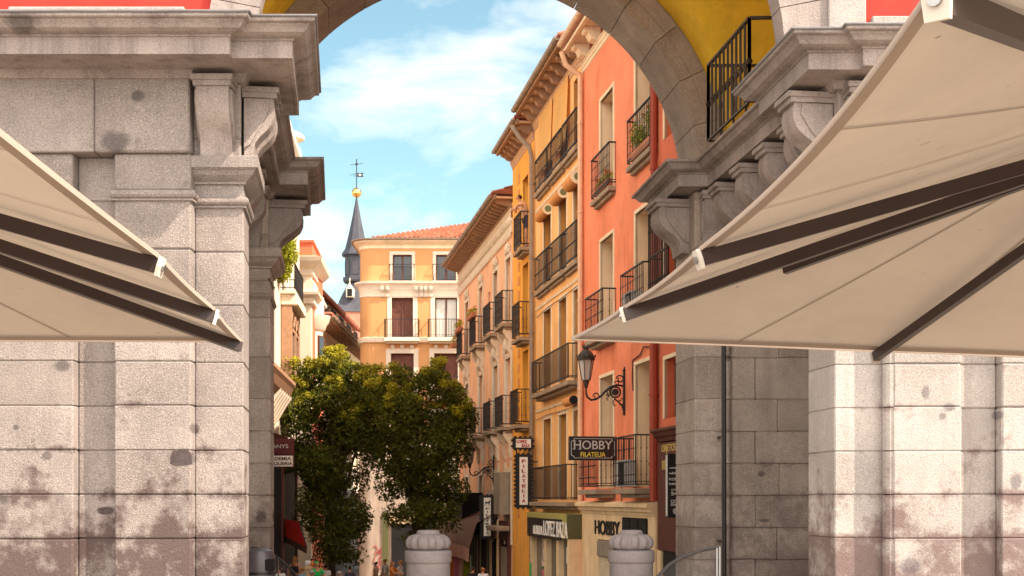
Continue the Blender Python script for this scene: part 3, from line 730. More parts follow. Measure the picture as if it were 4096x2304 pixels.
xx = (cr.x(1664,.1)+cr.x(1700,.1))/2; text('shop_lettering', 'OBJETOS', cr.x(1664,.1)-cr.x(1700,.1), .2, 'sign_gold', fb, cr.w(xx,.092,ZD(1129,cr.D(xx))), -cr.d.to_3d(), .012, bold=.01)
text('shop_lettering', 'REGALO', cr.x(1668,.1)-cr.x(1704,.1), .19, 'sign_gold', fb, cr.w(xx-.05,.092,ZD(1129,cr.D(xx))-.33), -cr.d.to_3d(), .012, bold=.01)
m = MB(); m.box(cr.W-2.9, cr.W-.35, .01, .05, -3, .54); m.build('shop_window', 'dark', cr.t); m = MB(); m.cbox(cr.W-.34, cr.W-.06, .0, .1, -3, .545, .01); m.build('shop_pilaster', 'shop_stone', cr.t)

# --- orange house
O0 = 35.3
orr = Fac('orange_house', 'orange plastered house with three windows per floor and long iron balconies', 'house', RP(35.3), RP(42.0), -4, 13.7, 'orange')
cols = [(lx(35.45,O0), lx(36.35,O0)), (lx(37.25,O0), lx(38.25,O0)), (lx(39.4,O0), lx(40.5,O0))]
for zf, zt, k in ((11.32,13.3,0),(8.22,10.45,1),(4.92,7.45,2),(1.62,4.1,3)):
    for i, (x0, x1) in enumerate(cols):
        o_ = orr.window(x0, x1, zf, zt, 'frame_brown', 'shutter_brown' if (i+k) % 2 else 'glass', .13 if k else .0, 'cream', leaf='shutter' if (i+k) % 2 else 'pane', reveal=.40, surd=.02)
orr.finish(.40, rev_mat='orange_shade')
for i, (x0, x1) in enumerate(cols):      # canvas sheets hung in front of the top windows, rolled blinds below
    if i < 2 or True:
        m = MB(); xa, xb = x0-.5, x1+.5; n = 14
        if i > 0:
            vs = []
            for j, z in enumerate((13.66, 13.0, 12.3, 11.75)):
                for k in range(n+1):
                    vs.append((xa+(xb-xa)*k/n, 00.07+.02*j+.015*math.sin(k*1.9+i)*j/3, z+(.03*math.sin(k*.8) if j == 3 else 0)))
            q = n+1; m.add(vs, [(j*q+k, j*q+k+1, (j+1)*q+k+1, (j+1)*q+k) for j in range(3) for k in range(n)])
            o = MB(); o.v = [orr.M @ p for p in m.v]; o.f = m.f
            ob = o.build('canvas_awning', 'canvas_orange', None, fix=False, smooth=2)
            tag(ob, 'orange canvas sheet hung over the top window %s' % ('in the middle of the orange house' if i == 1 else 'at the far end of the orange house'), 'awning', 'canvas sheets over the top windows')
    zr = 10.42; m = MB(); pts = [(x0-.08,.12,zr),(x1+.08,.12,zr)]
    m.tube(pts, .16 if i else .19, 14); m.box(x0-.06, x1+.06, .0, .12, zr+.1, zr+.17)
    rb = m.build('rolled_blind', 'roll_orange', orr.t, smooth=1)
    m = MB(); m.tube([(x0-.095,.12,zr),(x0-.082,.12,zr)], .17 if i else .2, 14); m.build('roll_end', 'cream', rb); m = MB(); m.tube([(x0-.105,.12,zr),(x0-.096,.12,zr)], .1, 12); m.build('roll_core', 'roll_green', rb)
m = MB(); zr = 4.35; m.tube([(lx(35.5,O0),.2,zr),(lx(36.4,O0),.2,zr)], .13, 12); rb = m.build('rolled_blind', 'roll_orange', orr.t, smooth=1)
m = MB(); m.tube([(lx(35.48,O0),.2,zr),(lx(35.499,O0),.2,zr)], .12, 12); m.build('roll_core', 'dark', rb)
for (a, b) in ((41.25,39.35),(39.3,37.3),(37.2,35.35)):
    orr.balcony(lx(b,O0), lx(a,O0), 11.28, .15, 1.0, .15, knobs=1, r=.012, mid=.12); orr.balcony(lx(b,O0), lx(a,O0), 8.17, .15, 1.05, .15, knobs=1, r=.012, mid=.12)
orr.balcony(lx(35.4,O0), lx(40.6,O0), 4.88, .36, 1.0, .14, knobs=0, r=.012, mid=.12); orr.balcony(lx(35.4,O0), lx(40.6,O0), 1.56, .42, 1.02, .14, knobs=0, mid=.12, r=.012)
for z in (10.85, 7.72, 4.45):
    m = MB(); m.sweep([(.05,0),(orr.W-.3,0)], [(0,z-.06),(.03,z-.05),(.04,z),(.05,z+.03),(0,z+.05)], 1); m.build('string_course', 'cream', orr.t)
    m = MB(); m.tube([(.2,.06,z-.22),(2.5,.05,z-.25),(4.5,.06,z-.23),(orr.W-.6,.05,z-.3)], .012, 4); m.build('cable', 'frame_brown', orr.t)
orr.eaves(13.72, .62, 9, .34, .2, 'bracket_wood', 'soffit', 'gutter', .095, mould='soffit')
orr.roof(14.2, .66, 2.2, 4.5, True)
orr.pipe(orr.W-.10, -1, 12.7, .075, .12, 'gutter', 2.4, [(orr.W-.1,.2,13.0),(orr.W+.1,.45,13.3),(orr.W+.25,.7,13.75)])
# shop box of the orange house
BX0, BX1 = lx(35.35,O0), lx(41.0,O0)
m = MB(); m.cbox(BX0, BX1, .0, .44, .55, 1.24, .01); bx = m.build('shop_fascia', 'olive', orr.t)
m = MB(); m.cbox(BX0-.012, BX0-.001, .0, .43, .56, 1.23, .002); m.build('fascia_end', 'olive_dark', bx)
m = MB(); m.cbox(BX0+.55, BX1-.2, .442, .475, .5, 1.08, .004); bd = m.build('name_board', 'black_paint', bx)
u0, u1 = 1368, 1428; c = (orr.x(u0,.48)+orr.x(u1,.48))/2
text('shop_lettering', 'LOPEZ BAZA', abs(orr.x(u0,.48)-orr.x(u1,.48)), .44, 'sign_white', bd, orr.w(c,.478,.80), -orr.d.to_3d(), .02, bold=.006)
u0, u1 = 1342, 1365; c = (orr.x(u0,.48)+orr.x(u1,.48))/2
text('shop_lettering', 'FILATELIA', abs(orr.x(u0,.48)-orr.x(u1,.48)), .26, 'sign_white', bd, orr.w(c,.478,.72), -orr.d.to_3d(), .02, bold=.006)
for xa, xb in ((BX0, BX0+.14), (BX0+1.35, BX0+1.6), (BX0+3.1, BX0+3.3), (BX1-.4, BX1-.2)):
    m = MB(); m.cbox(xa, xb, 0, .38, -3.2, .549, .01); m.build('shop_pilaster', 'shop_stone', orr.t)
m = MB(); m.box(BX0+.141, BX1-.41, .16, .2, -3.2, .548); m.build('shop_window', 'glass', orr.t)
m = MB(); m.cbox(BX0+.5, BX0+.56, .2, .26, -3.2, .54, .01); m.cbox(BX0+2.2, BX0+2.26, .2, .26, -3.2, .54, .01); m.build('shop_frame', 'olive_dark', orr.t)
for k, (q, z, w_, h_) in enumerate(((.8,-.15,.2,.45),(1.05,-.75,.2,.22),(4.0,-.05,.22,.2),(4.15,-.4,.2,.17),(4.3,-.4,.18,.17),(4.2,-.7,.24,.2),(4.0,-.2,.2,.18))):
    m = MB(); m.box(BX0+q, BX0+q+w_, .205, .215, z, z+h_); m.build('poster', ('sign_white','sign_grey','sign_white','cream','sign_white','cloth_pink','sign_white')[k], orr.t)
m = MB(); m.box(BX1-.42, BX1-.3, .39, .42, -1.3, -.35); m.build('green_strip', 'cloth_green', orr.t)

# --- narrow bright orange house
B0 = 42.05
bo2 = Fac('bright_orange_house', 'narrow bright orange house with one column of iron balconies, man leaning out', 'house', RP(B0), RP(46.0), -4, 13.45, 'bright_orange')
for zf, zt in ((10.0,12.4),(7.02,9.5),(4.15,6.6),(1.2,3.6)):
    bo2.window(lx(42.95,B0), lx(43.95,B0), zf, zt, 'frame_brown', 'shutter_brown', .1, 'bright_orange', leaf='shutter', reveal=.3)
bo2.finish(.3)
for zf, out in ((9.95,.3),(6.98,.36),(4.1,.42)): bo2.balcony(lx(42.75,B0), lx(44.1,B0), zf, out, 1.15, .12, mid=.1, slab='stone_slab', r=.012)
m = MB()
for k in range(24): zz = 1.0+.5*k; m.cbox(lx(44.6,B0), lx(44.6,B0)+.32, 0, .02, zz, zz+.3, .004)
m.build('quoin_strip', 'roll_orange', bo2.t)
bo2.eaves(13.5, .6, 7, .3, .18, 'bracket_wood', 'soffit', 'gutter', .09, mould='soffit'); bo2.roof(13.95, .64, 2., 4.5, True)

# --- pink stucco house
P0 = 46.05
pk = Fac('pink_house', 'pale pink house with white stucco ornament and a bracketed eave at the street bend', 'house', RP(P0), RP(60.0), -4, 12.15, 'pink')
pc = [46.75, 49.5, 53.2, 57.2]
def stucco(x, z, s=1., mirror=1):           # scrolls, shell and drop carved in plaster
    m = MB()
    for sg in (-1, 1):
        pts = [(x+sg*(.12+.42*t*s), .05, z+.1*s+.34*s*math.sin(t*2.6)*(1-t*.3)) for t in [k/9 for k in range(10)]]
        m.tube(pts, [.07*s*(1-.5*k/9) for k in range(10)], 6)
        sp = [(x+sg*(.52*s+.10*s*math.cos(a)*(1-a/9)), .06, z+.12*s+.10*s*math.sin(a)*(1-a/9)) for a in [k*.7 for k in range(9)]]
        m.tube(sp, .035*s, 5)
    m.lathe((x,.04,z+.28*s), [(.02,-.22*s),(.13*s,-.16*s),(.17*s,0),(.12*s,.18*s),(.02,.30*s)], 9)
    for k in range(5): m.lathe((x+R.uniform(-.3,.3)*s,.05,z+R.uniform(-.1,.5)*s), [(.01,-.05),(.06,0),(.01,.05)], 6)
    return m
for i, D in enumerate(pc):
    x0, x1 = lx(D-.5,P0), lx(D+.5,P0); xm = (x0+x1)/2
    for zf, zt in ((7.88,10.3),(4.25,6.7),(.3,2.6)):
        o_ = pk.window(x0, x1, zf, zt, 'frame_white', 'glass' if (i % 2) else 'curtain', .16, 'white_stucco', leaf='pane', reveal=.25, surd=.05)
    for z, sc_ in ((10.42,.8),(6.85,1.15),(3.6,1.15)): stucco(xm, z, sc_).build('stucco_ornament', 'white_stucco', pk.t, smooth=2)
    for z, out, hh in ((7.85,.38,1.15),(4.2,.38,1.1)):
        pk.balcony(x0-.35, x1+.35, z, out, hh, .12, mid=.1, r=.011)
    for sg in (-1, 1):                        # consoles and pilaster strips below the balconies
        for zb_ in (7.7, 4.05):
            m = MB(); xx = xm+sg*.62
            m.prism([(xx-.09,a,b) for a, b in [(0,zb_-1.0),(0,zb_),(.30,zb_),(.32,zb_-.15),(.24,zb_-.3),(.12,zb_-.45),(.14,zb_-.75),(.08,zb_-.95)]], (0,0,0), (.18,0,0)); m.build('console', 'white_stucco', pk.t)
        m = MB(); m.cbox(xm+sg*.66-.1, xm+sg*.66+.1, 0, .06, 4.2, 6.9, .01); m.cbox(xm+sg*.66-.1, xm+sg*.66+.1, 0, .06, .0, 3.0, .01); m.build('pilaster', 'white_stucco', pk.t)
pk.window(lx(51.0,P0), lx(51.5,P0), 8.2, 9.8, 'frame_brown', 'shutter_brown', 0, leaf='shutter'); pk.window(lx(51.0,P0), lx(51.5,P0), 3.2, 5.6, 'frame_brown', 'shutter_brown', 0, leaf='shutter')
pk.finish(.25)
m = MB(); m.sweep([(0,0),(pk.W,0)], [(0,11.1),(.05,11.12),(.05,11.2),(.03,11.22),(.03,11.85),(.07,11.9),(.07,11.95),(0,12.0)], 1)
for k in range(int(pk.W/.42)): m.lathe((.2+k*.42,.035,11.53), [(.01,-.17),(.1,-.1),(.15,0),(.1,.1),(.01,.17)], 7)
m.build('frieze', 'white_stucco', pk.t)
m = MB()
crenel(m, .04, pk.W-.04, .16, .08, 10.97, 11.07, .075)
m.build('dentils', 'white_stucco', pk.t)
pk.eaves(12.05, .68, 28, .24, .15, 'bracket_wood', 'soffit', 'gutter', .10, mould='bracket_wood'); pk.roof(12.45, .72, 2., 5., True)
for j, (a, b, mt) in enumerate(((46.3,48.3,'maroon_wood'),(48.6,50.6,'shop_stone'),(50.9,53.0,'olive_dark'),(53.4,59.8,'maroon_wood'))):
    m = MB(); m.cbox(lx(a,P0), lx(b,P0), 0, .12, .15, .85, .01); m.cbox(lx(a,P0), lx(a,P0)+.3, 0, .11, -3.4, .149, .01); m.cbox(lx(b,P0)-.3, lx(b,P0), 0, .11, -3.4, .149, .01); m.build('shopfront', mt, pk.t)
    m = MB(); m.box(lx(a,P0)+.3, lx(b,P0)-.3, .01, .04, -3.4, .149); m.build('shop_window', 'dark', pk.t)
m = MB(); m.box(lx(46.9,P0), lx(48.1,P0), .045, .09, -3.4, -.1); m.build('roller_shutter', 'shutter_metal', pk.t)
m = MB(); m.box(lx(52.5,P0), lx(57.5,P0), .0, .9, .2, 1.9); m.build('dark_oriel', 'dark', pk.t)
m = MB(); m.cbox(lx(46.0,P0)+.1, lx(48.4,P0), 0.1, .55, .5, .68, .03); m.build('shutter_box', 'gutter', pk.t)
m = MB(); m.box(lx(46.3,P0), lx(47.6,P0), .05, .42, 1.1, 2.6); m.build('slatted_screen', 'shutter_metal', pk.t); m = MB(); m.box(lx(49.,P0), lx(50.4,P0), .05, .2, .9, 2.0); m.build('slatted_screen', 'shutter_metal', pk.t)

# ------------------------------------------------------------------ left side of the street
KL = 1.22                                         # these houses are taller in the storey than the right-hand row
def farther(f):
    f.t.scale = (KL,)*3; f.t.location = (f.A.x*KL, f.A.y*KL, EYE*(1-KL))
lf = Fac('ornate_white_house', 'white ornate house with wooden bay window and ivy above, behind the inner left pier', 'house', (-7.68,46.), (-6.06,25.), -4, 13.0, 'white_stucco')
def lxx(D): return (46.-D)*1.003
lf.window(lxx(43.6), lxx(41.2), 4.95, 7.6, 'frame_brown', 'glass', .16, 'white_stucco', reveal=.15)
for D in (38.5, 35.5, 32.): lf.window(lxx(D+.6), lxx(D-.6), 5.6, 8.0, 'frame_brown', 'glass', .18, 'white_stucco', reveal=.2)
for D in (42.4, 38.5): lf.window(lxx(D+.6), lxx(D-.6), 9.0, 11.6, 'frame_brown', 'curtain', .18, 'white_stucco', reveal=.2)
lf.finish(.2); farther(lf)
m = MB(); xa, xb = lxx(43.9), lxx(40.9)
for z, o_, h in ((7.75,.55,.35),(4.55,.5,.3)):
    m = MB(); m.cbox(xa, xb, 0, o_, z, z+h, .04); m.build('bay_cornice', 'white_stucco', lf.t)
m = MB(); 
for x0 in (xa+.05, xb-.2, (xa+xb)/2-.08): m.cbox(x0, x0+.16, .02, .36, 4.86, 7.74, .01)
m.cbox(xa+.22, xb-.22, .02, .33, 4.86, 5.5, .01); m.cbox(xa+.22, xb-.22, .02, .33, 7.0, 7.14, .01)
bw = m.build('bay_window', 'bracket_wood', lf.t); m = MB(); m.box(xa+.1, xb-.1, .05, .28, 5.4, 7.7); m.build('pane', 'glass', bw)
m = MB()
for k in range(3):
    x0 = xa+.5+k*.95; m.tube([(x0+.3*math.cos(a), .345, 7.4+.28*math.sin(a)) for a in [i*math.pi/8 for i in range(17)]], .03, 5)
m.build('tracery', 'bracket_wood', bw)
b_ = lf.balcony(xa-.1, xb+.1, 8.2, .45, .85, .16, 'white_stucco', .1, 1)
m = MB()
for k in range(8):
    xc = xa+.25+k*.37
    for sg in (-1, 1): m.tube([(xc+sg*(.02+.10*math.sin(t)), .46, 8.3+.65*t/3.14) for t in [i*3.14/8 for i in range(9)]], .014, 4)
m.build('iron_scrolls', 'iron', b_)
m = MB(); m.sweep([(0,0),(lf.W,0)], [(0,12.2),(.1,12.25),(.15,12.45),(.4,12.6),(.5,12.75),(.5,12.95),(0,13.05)], 1); m.build('cornice', 'white_stucco', lf.t)
m = MB(); m.box(.4, lf.W, -.35, .1, 13.0, 13.85); m.build('parapet', 'yellow_wall', lf.t)
m = MB(); m.cbox(.1, .75, -.4, .25, 13.0, 13.9, .03); m.lathe((.42,-.08,13.9), [(.30,0),(.2,.08),(.15,.16),(.16,.22),(.44,.34),(.46,.42),(.36,.54),(.15,.64),(.01,.68)], 12); m.build('finial', 'white_stucco', lf.t)
m = MB(); m.cbox(.05, .5, .0, .16, 4.2, 12.2, .02); m.build('corner_pilaster', 'white_stucco', lf.t)
m = MB(); xs0 = lxx(39.3); m.sweep([(xs0,0),(lf.W,0)], [(0,4.35),(.15,4.4),(.2,4.6),(.45,4.75),(.55,4.95),(.62,5.05),(.62,5.15),(0,5.3)], 1); m.build('shop_cornice', 'bracket_wood', lf.t)
for k in range(6):
    m = MB(); x = xs0+.15+k*.6; m.prism([(x,a,b) for a, b in [(0,4.2),(.5,4.72),(.5,4.62),(.35,4.4),(.12,4.0),(0,3.9)]], (0,0,0), (.16,0,0)); m.build('bracket', 'white_stucco', lf.t)
m = MB(); m.cbox(0, lf.W, 0, .12, 3.0, 3.6, .02); m.cbox(0, .5, 0, .12, -3.2, 2.99, .02); m.cbox(lxx(41), lxx(40.6), 0, .12, -3.2, 2.99, .02); m.cbox(lxx(37), lxx(36.6), 0, .12, -3.2, 2.99, .02); m.build('shopfront', 'maroon_wood', lf.t)
m = MB(); m.box(.5, lf.W, .01, .05, -3.2, 2.99); m.build('shop_window', 'dark', lf.t)
# salmon corner house with curved white bay
sf = Fac('salmon_corner_house', 'red and white corner house with curved bay beyond the ornate white house', 'house', (-7.32,47.3), (-10.5,47.3), -4, 10.3, 'coral', 3.0)
sf.finish(.2); farther(sf)
def cnr(name, prof, mat): m = MB(); m.sweep([(-11,47.3),(-7.32,47.3),(-7.5,50.5)], prof, -1); return m.build(name, mat, sf.t, world=True)
cnr('cornice', [(0,9.75),(.1,9.8),(.1,10.0),(.25,10.1),(.4,10.25),(.45,10.4),(0,10.5)], 'white_stucco'); cnr('parapet', [(-.3,10.4),(.06,10.4),(.06,10.95),(.12,10.97),(.12,11.05),(-.3,11.05)], 'coral')
cnr('band', [(0,8.7),(.14,8.75),(.14,8.95),(.3,9.05),(.32,9.15),(.1,9.2),(.1,9.6),(0,9.6)], 'white_stucco'); cnr('side_wall', [(-.02,-3),(.02,-3),(.02,9.8),(-.02,9.8)], 'white_stucco')
m = MB(); bc = (-7.62,48.8,0)
m.lathe(bc, [(.01,5.4),(.3,5.45),(.55,5.75),(.6,5.8),(.6,6.0),(.52,6.02),(.52,7.9),(.62,8.0),(.66,8.15),(.76,8.3),(.8,8.5),(.56,8.55),(.56,9.2),(.01,9.25)], 20); m.build('bay', 'white_stucco', sf.t, world=True, smooth=1)
for a in (-75, -25, 25):
    r = math.radians(a); m = MB(); M_ = Matrix.Translation(bc) @ Matrix.Rotation(r, 4, 'Z'); m.box(.48, .545, -.17, .17, 6.15, 7.75); m.xf(M_); wn = m.build('window', 'frame_brown', sf.t, world=True)
    m = MB(); m.box(.50, .555, -.13, .13, 6.2, 7.7); m.xf(M_); m.build('pane', 'glass', wn, world=True)
for y, z in ((49.9,8.95),):
    x = -7.32-.083*(y-47.3); m = MB(); m.box(x-.1, x+.04, y-.4, y+.4, z-.9, z+.7); m.build('window', 'frame_brown', sf.t, world=True)
# far white house with attic
fw = Fac('white_attic_house', 'low white house with tiled attic and bracketed eave below the church spire', 'house', (-8.43,72.5), (-8.57,56.), -4, 9.2, 'white_stucco', 9)
for i in range(6): 
    x = 1.5+i*2.6
    fw.window(x, x+1.1, 6.2, 8.5, 'frame_brown', 'glass', .0, reveal=.25); fw.window(x, x+1.1, 2.2, 4.6, 'frame_brown', 'curtain', .1, 'cream', reveal=.25)
fw.finish(.25); farther(fw); fw.eaves(9.22, .75, 26, .22, .16, 'bracket_wood', 'soffit', 'gutter', .09, mould='cream'); fw.roof(9.6, .8, .12, .25, True)
m = MB(); m.box(1.5, fw.W-.2, -4, -.3, 9.5, 11.0); at = m.build('attic_wall', 'white_stucco', fw.t)
m = MB(); m.cbox(.02, fw.W-.02, 0, .15, -4, 2.0, .03); m.build('shopfront', 'maroon_wood', fw.t)
for i in range(5):
    x = 2.6+i*2.7; m = MB(); m.box(x, x+.9, -.35, -.27, 9.75, 10.8); m.build('attic_window', 'frame_brown', at)
    m = MB(); railing(m, [(x-.3,-.28,9.75),(x-.3,.1,9.75),(x+1.2,.1,9.75),(x+1.2,-.28,9.75)], .8, .14, .014, 0); m.build('railing', 'iron', at)
class _S: pass
_W = fw.W; _o = Matrix.Translation((0,-1.0,0)); m = MB(); n = int(_W/.3)
for i in range(n):
    x = i*.3+.15; m.tube([(x,.0,11.02),(x,-1.9,11.75)], .11, 7)
m.box(.2, _W, -4, -.1, 11.0, 11.04); m.prism([(0,-.05,11.02),(0,-2.0,11.7),(0,-4.2,11.02)], (.2,0,0), (_W,0,0)); m.build('attic_roof', 'tile', fw.t)
# church tower
ch = thing('church_tower', 'slate church spire with golden ball and iron weathervane', 'church', (XD(897,110),110,-3)); cx, cy = XD(897,110), 110
zv = lambda v: ZD(v, 110)
def octo(m, prof, n=8, off=math.pi/8): 
    t = MB(); t.lathe((cx,cy,0), prof, n); t.xf(Matrix.Translation((cx,cy,0)) @ Matrix.Rotation(off, 4, 'Z') @ Matrix.Translation((-cx,-cy,0))); m.add(t.v, t.f)
m = MB(); octo(m, [(.01,zv(645)),(1.30,zv(645)),(1.30,zv(641)),(1.0,zv(628)),(.68,zv(590)),(.36,zv(545)),(.06,zv(498)),(.01,zv(496))]); m.build('spire', 'slate', ch, world=True)
m = MB(); octo(m, [(.01,zv(712)),(1.12,zv(712)),(1.18,zv(708)),(1.18,zv(700)),(1.0,zv(698)),(1.0,zv(650)),(1.15,zv(646)),(.01,zv(646))]); m.build('drum', 'slate', ch, world=True)
m = MB(); octo(m, [(.01,zv(792)),(2.75,zv(792)),(2.6,zv(785)),(1.9,zv(752)),(1.02,zv(712)),(.01,zv(712))], 4, math.pi/4+.18); m.build('lower_roof', 'slate', ch, world=True)
m = MB(); octo(m, [(2.6,-3.5),(2.6,zv(792)),(.01,zv(792))], 4, math.pi/4+.18); m.build('brick_base', 'brick', ch, world=True)
for a in range(0, 8):
    m = MB(); t = a*math.pi/4; m.box(.93, .97, -.24, .24, zv(694), zv(658)); m.xf(Matrix.Translation((cx,cy,0)) @ Matrix.Rotation(t, 4, 'Z')); m.build('louvre', 'lead_dark', ch, world=True)
m = MB(); dx, dz = XD(880,108), zv(740); m.prism([(dx-.3,107.9,dz-.55),(dx+.3,107.9,dz-.55),(dx+.3,107.9,dz+.2),(dx,107.9,dz+.6),(dx-.3,107.9,dz+.2)], (0,0,0), (0,2,0)); m.lathe((dx,107.95,dz+.55), [(.06,0),(.02,.2),(.07,.3),(.01,.5)], 6); dm = m.build('dormer', 'white_stucco', ch, world=True)
m = MB(); m.box(dx-.2, dx+.2, 107.86, 107.95, dz-.5, dz+.12); m.build('opening', 'dark', dm, world=True)
m = MB(); m.lathe((cx,cy,zv(485)), [(.01,-.42)]+[(.42*math.cos(a), .42*math.sin(a)) for a in [math.radians(q) for q in range(-75,76,15)]]+[(.01,.42)], 20); m.build('golden_ball', 'gold', ch, world=True, smooth=2)
m = MB(); m.tube([(cx,cy,zv(500)),(cx,cy,zv(400))], .04, 6); zc = zv(413); m.bar((cx-.52,cy,zc-.06),(cx+.52,cy,zc+.06), .035, .035); m.tube([(cx+.1*math.cos(a),cy,zc+.1*math.sin(a)) for a in [k*math.pi/5 for k in range(11)]], .03, 5)
z4 = zv(440); m.bar((cx-.6,cy,z4),(cx,cy,z4), .03, .03); m.bar((cx-.25,cy,z4+.1),(cx,cy,z4+.1), .03, .03); m.bar((cx-.25,cy,z4-.1),(cx,cy,z4-.1), .03, .03)
m.prism([(cx+.06,cy,z4-.17),(cx+.6,cy,z4-.17),(cx+.5,cy,z4),(cx+.6,cy,z4+.17),(cx+.06,cy,z4+.17)], (0,-.02,0), (0,.02,0)); wv = m.build('weathervane', 'iron', ch, world=True)
m = MB(); m.box(cx+.16, cx+.42, cy-.035, cy-.022, z4-.03, z4+.03); m.box(cx+.26, cx+.32, cy-.037, cy-.021, z4-.1, z4+.1); m.build('vane_cross', 'sign_white', wv, world=True)

# yellow corner house closing the view
YD = 70.; yk = YD/F
ye = Fac('yellow_corner_house', 'yellow corner house with white window frames and red tiled roof closing the street', 'house', (3.2,YD), (XD(935,YD),YD), -4, 15.35, 'yellow_wall', 10)
Zy = lambda v: ZD(v, YD)
ux = lambda u: 3.2-XD(u, YD)
for (ua, ub) in ((988,1036),(1097,1147),(1206,1256)):
    xl, xr = ux(ub), ux(ua)
    ye.window(xl, xr, Zy(707), Zy(641), 'frame_brown', 'glass', .18, 'frame_white', reveal=.22)
    ye.window(xl-.06, xr+.06, Zy(851), Zy(749), 'frame_brown', 'shutter_brown' if ua == 988 else 'curtain', .24, 'frame_white', leaf='shutter' if ua == 988 else 'curtain', reveal=.22)
    ye.window(xl-.1, xr+.1, Zy(993), Zy(889), 'frame_brown', 'shutter_brown', .26, 'frame_white', leaf='shutter', reveal=.22)
    ye.window(xl-.1, xr+.1, Zy(1150), Zy(1040), 'frame_brown', 'shutter_brown', .26, 'frame_white', leaf='shutter', reveal=.22)
    ye.balcony(xl-.18, xr+.18, Zy(708), .22, .88, .155, 'white_stucco', .06, 0, .013, mid=.2, lip=False)
    ye.balcony(xl-.42, xr+.42, Zy(853), .5, 1.0, .155, 'white_stucco', .16, 0, .014, mid=.16)
    ye.balcony(xl-.42, xr+.42, Zy(996), .55, 1.0, .155, 'white_stucco', .16, 0, .014, mid=.16)
    for x in (xl-.25, xr+.25, xl-.55, xr+.55):
        m = MB(); m.prism([(x-.08,a,b) for a, b in [(0,Zy(747)),(0,Zy(722)),(.28,Zy(722)),(.26,Zy(730)),(.12,Zy(738)),(.1,Zy(747))]], (0,0,0), (.16,0,0)); m.build('console', 'frame_white', ye.t)
    for k in range(3):
        m = MB(); x = xl+(xr-xl)*k/2; m.lathe((0,0,0), [(.01,-.03),(.1,-.02),(.12,.0),(.05,.04),(.01,.05)], 10); m.xf(Matrix.Translation((x,.05,Zy(872))) @ Matrix.Rotation(-math.pi/2, 4, 'X')); m.build('rosette', 'frame_white', ye.t)
ye.finish(.22)
rc = Vector((XD(935,YD), YD+.7)); ca = [(rc.x-.70*math.sin(a), rc.y-.70*math.cos(a)) for a in [math.radians(q) for q in range(0,91,10)]]
pathY = [(3.2,YD)]+ca+[(rc.x-.70,YD+10)]
def rnd(name, prof, mat): m = MB(); m.sweep(pathY, prof, 1); return m.build(name, mat, ye.t, world=True, smooth=1)
m = MB(); m.sweep(ca+[(rc.x-.7,YD+10)], [(-.3,-4),(0,-4),(0,15.35),(-.3,15.35)], 1); m.build('rounded_corner', 'yellow_wall', ye.t, world=True, smooth=1)
rnd('cornice_band', [(0,Zy(747)),(.04,Zy(746)),(.05,Zy(731)),(.09,Zy(728)),(.11,Zy(722)),(.2,Zy(718)),(.3,Zy(714)),(.32,Zy(709)),(0,Zy(707))], 'white_stucco')
rnd('string_course', [(0,Zy(862)),(.1,Zy(861)),(.14,Zy(855)),(.16,Zy(850)),(0,Zy(848))], 'white_stucco')
rnd('eave_moulding', [(0,Zy(626)),(.04,Zy(625)),(.06,Zy(618)),(.2,Zy(613)),(.34,Zy(610)),(.36,Zy(604)),(0,Zy(603))], 'cream')
rnd('stone_base', [(0,-4),(.06,-4),(.06,4.2),(.12,4.25),(.14,4.5),(0,4.6)], 'base_stone')
m = MB(); crenel(m, .1, ye.W, .2, .12, Zy(729), Zy(723), .10); m.build('dentils', 'frame_white', ye.t)
m = MB(); n = 8; pr = [(.42+.08*math.cos(a), Zy(603)+.08*math.sin(a)) for a in [math.pi*(1+k/n) for k in range(n+1)]]; m.sweep(pathY, pr+[(.5,Zy(603)+.01),(.34,Zy(603)+.01)], 1); m.build('gutter', 'gutter', ye.t, world=True)
ye.roof(Zy(602), .45, 2.3, 6.5, True, hipL=0, hipR=5.5)
m = MB(); xg = ux(1165); zz = Zy(585)
for i in range(9): m.tube([(ux(1150)-i*.22,-.3-i*.05,Zy(592)+i*.10),(ux(1150)-i*.22,-2.4,Zy(570)+i*.13)], .11, 7)
m.build('roof_ridge', 'tile', ye.t)
for (ua, ub, mt) in ((962,978,'olive_dark'),(985,1040,'dark'),(1060,1130,'dark')):
    m = MB(); m.box(ux(ub), ux(ua), .065, .12, -3.2, .9); m.build('shop_opening', mt, ye.t)
m = MB(); m.cbox(ux(1045), ux(980), .125, .2, .3, .75, .01); m.build('shop_frame', 'shop_stone', ye.t)
def scrib(pts): return [Vector((XD(u,YD-.09), YD-.09, ZD(v,YD-.09))) for u, v in pts]
m = MB()
for l in ([(938,1378),(945,1372),(950,1380),(942,1392),(950,1390)],[(946,1395),(940,1412),(948,1424),(940,1432)],[(953,1382),(952,1395)],[(956,1392),(958,1380),(963,1379),(964,1391),(957,1392)],[(966,1380),(970,1390),(973,1379)],[(953,1402),(970,1398)],[(954,1406),(955,1424),(962,1415),(955,1412)],[(962,1424),(965,1408),(969,1424)],[(938,1442),(945,1418),(955,1430),(968,1426),(973,1436)],[(968,1394),(974,1402),(966,1406)]):
    m.tube(scrib(l), .022, 4)
m.build('graffiti', 'graffiti', ye.t, world=True)

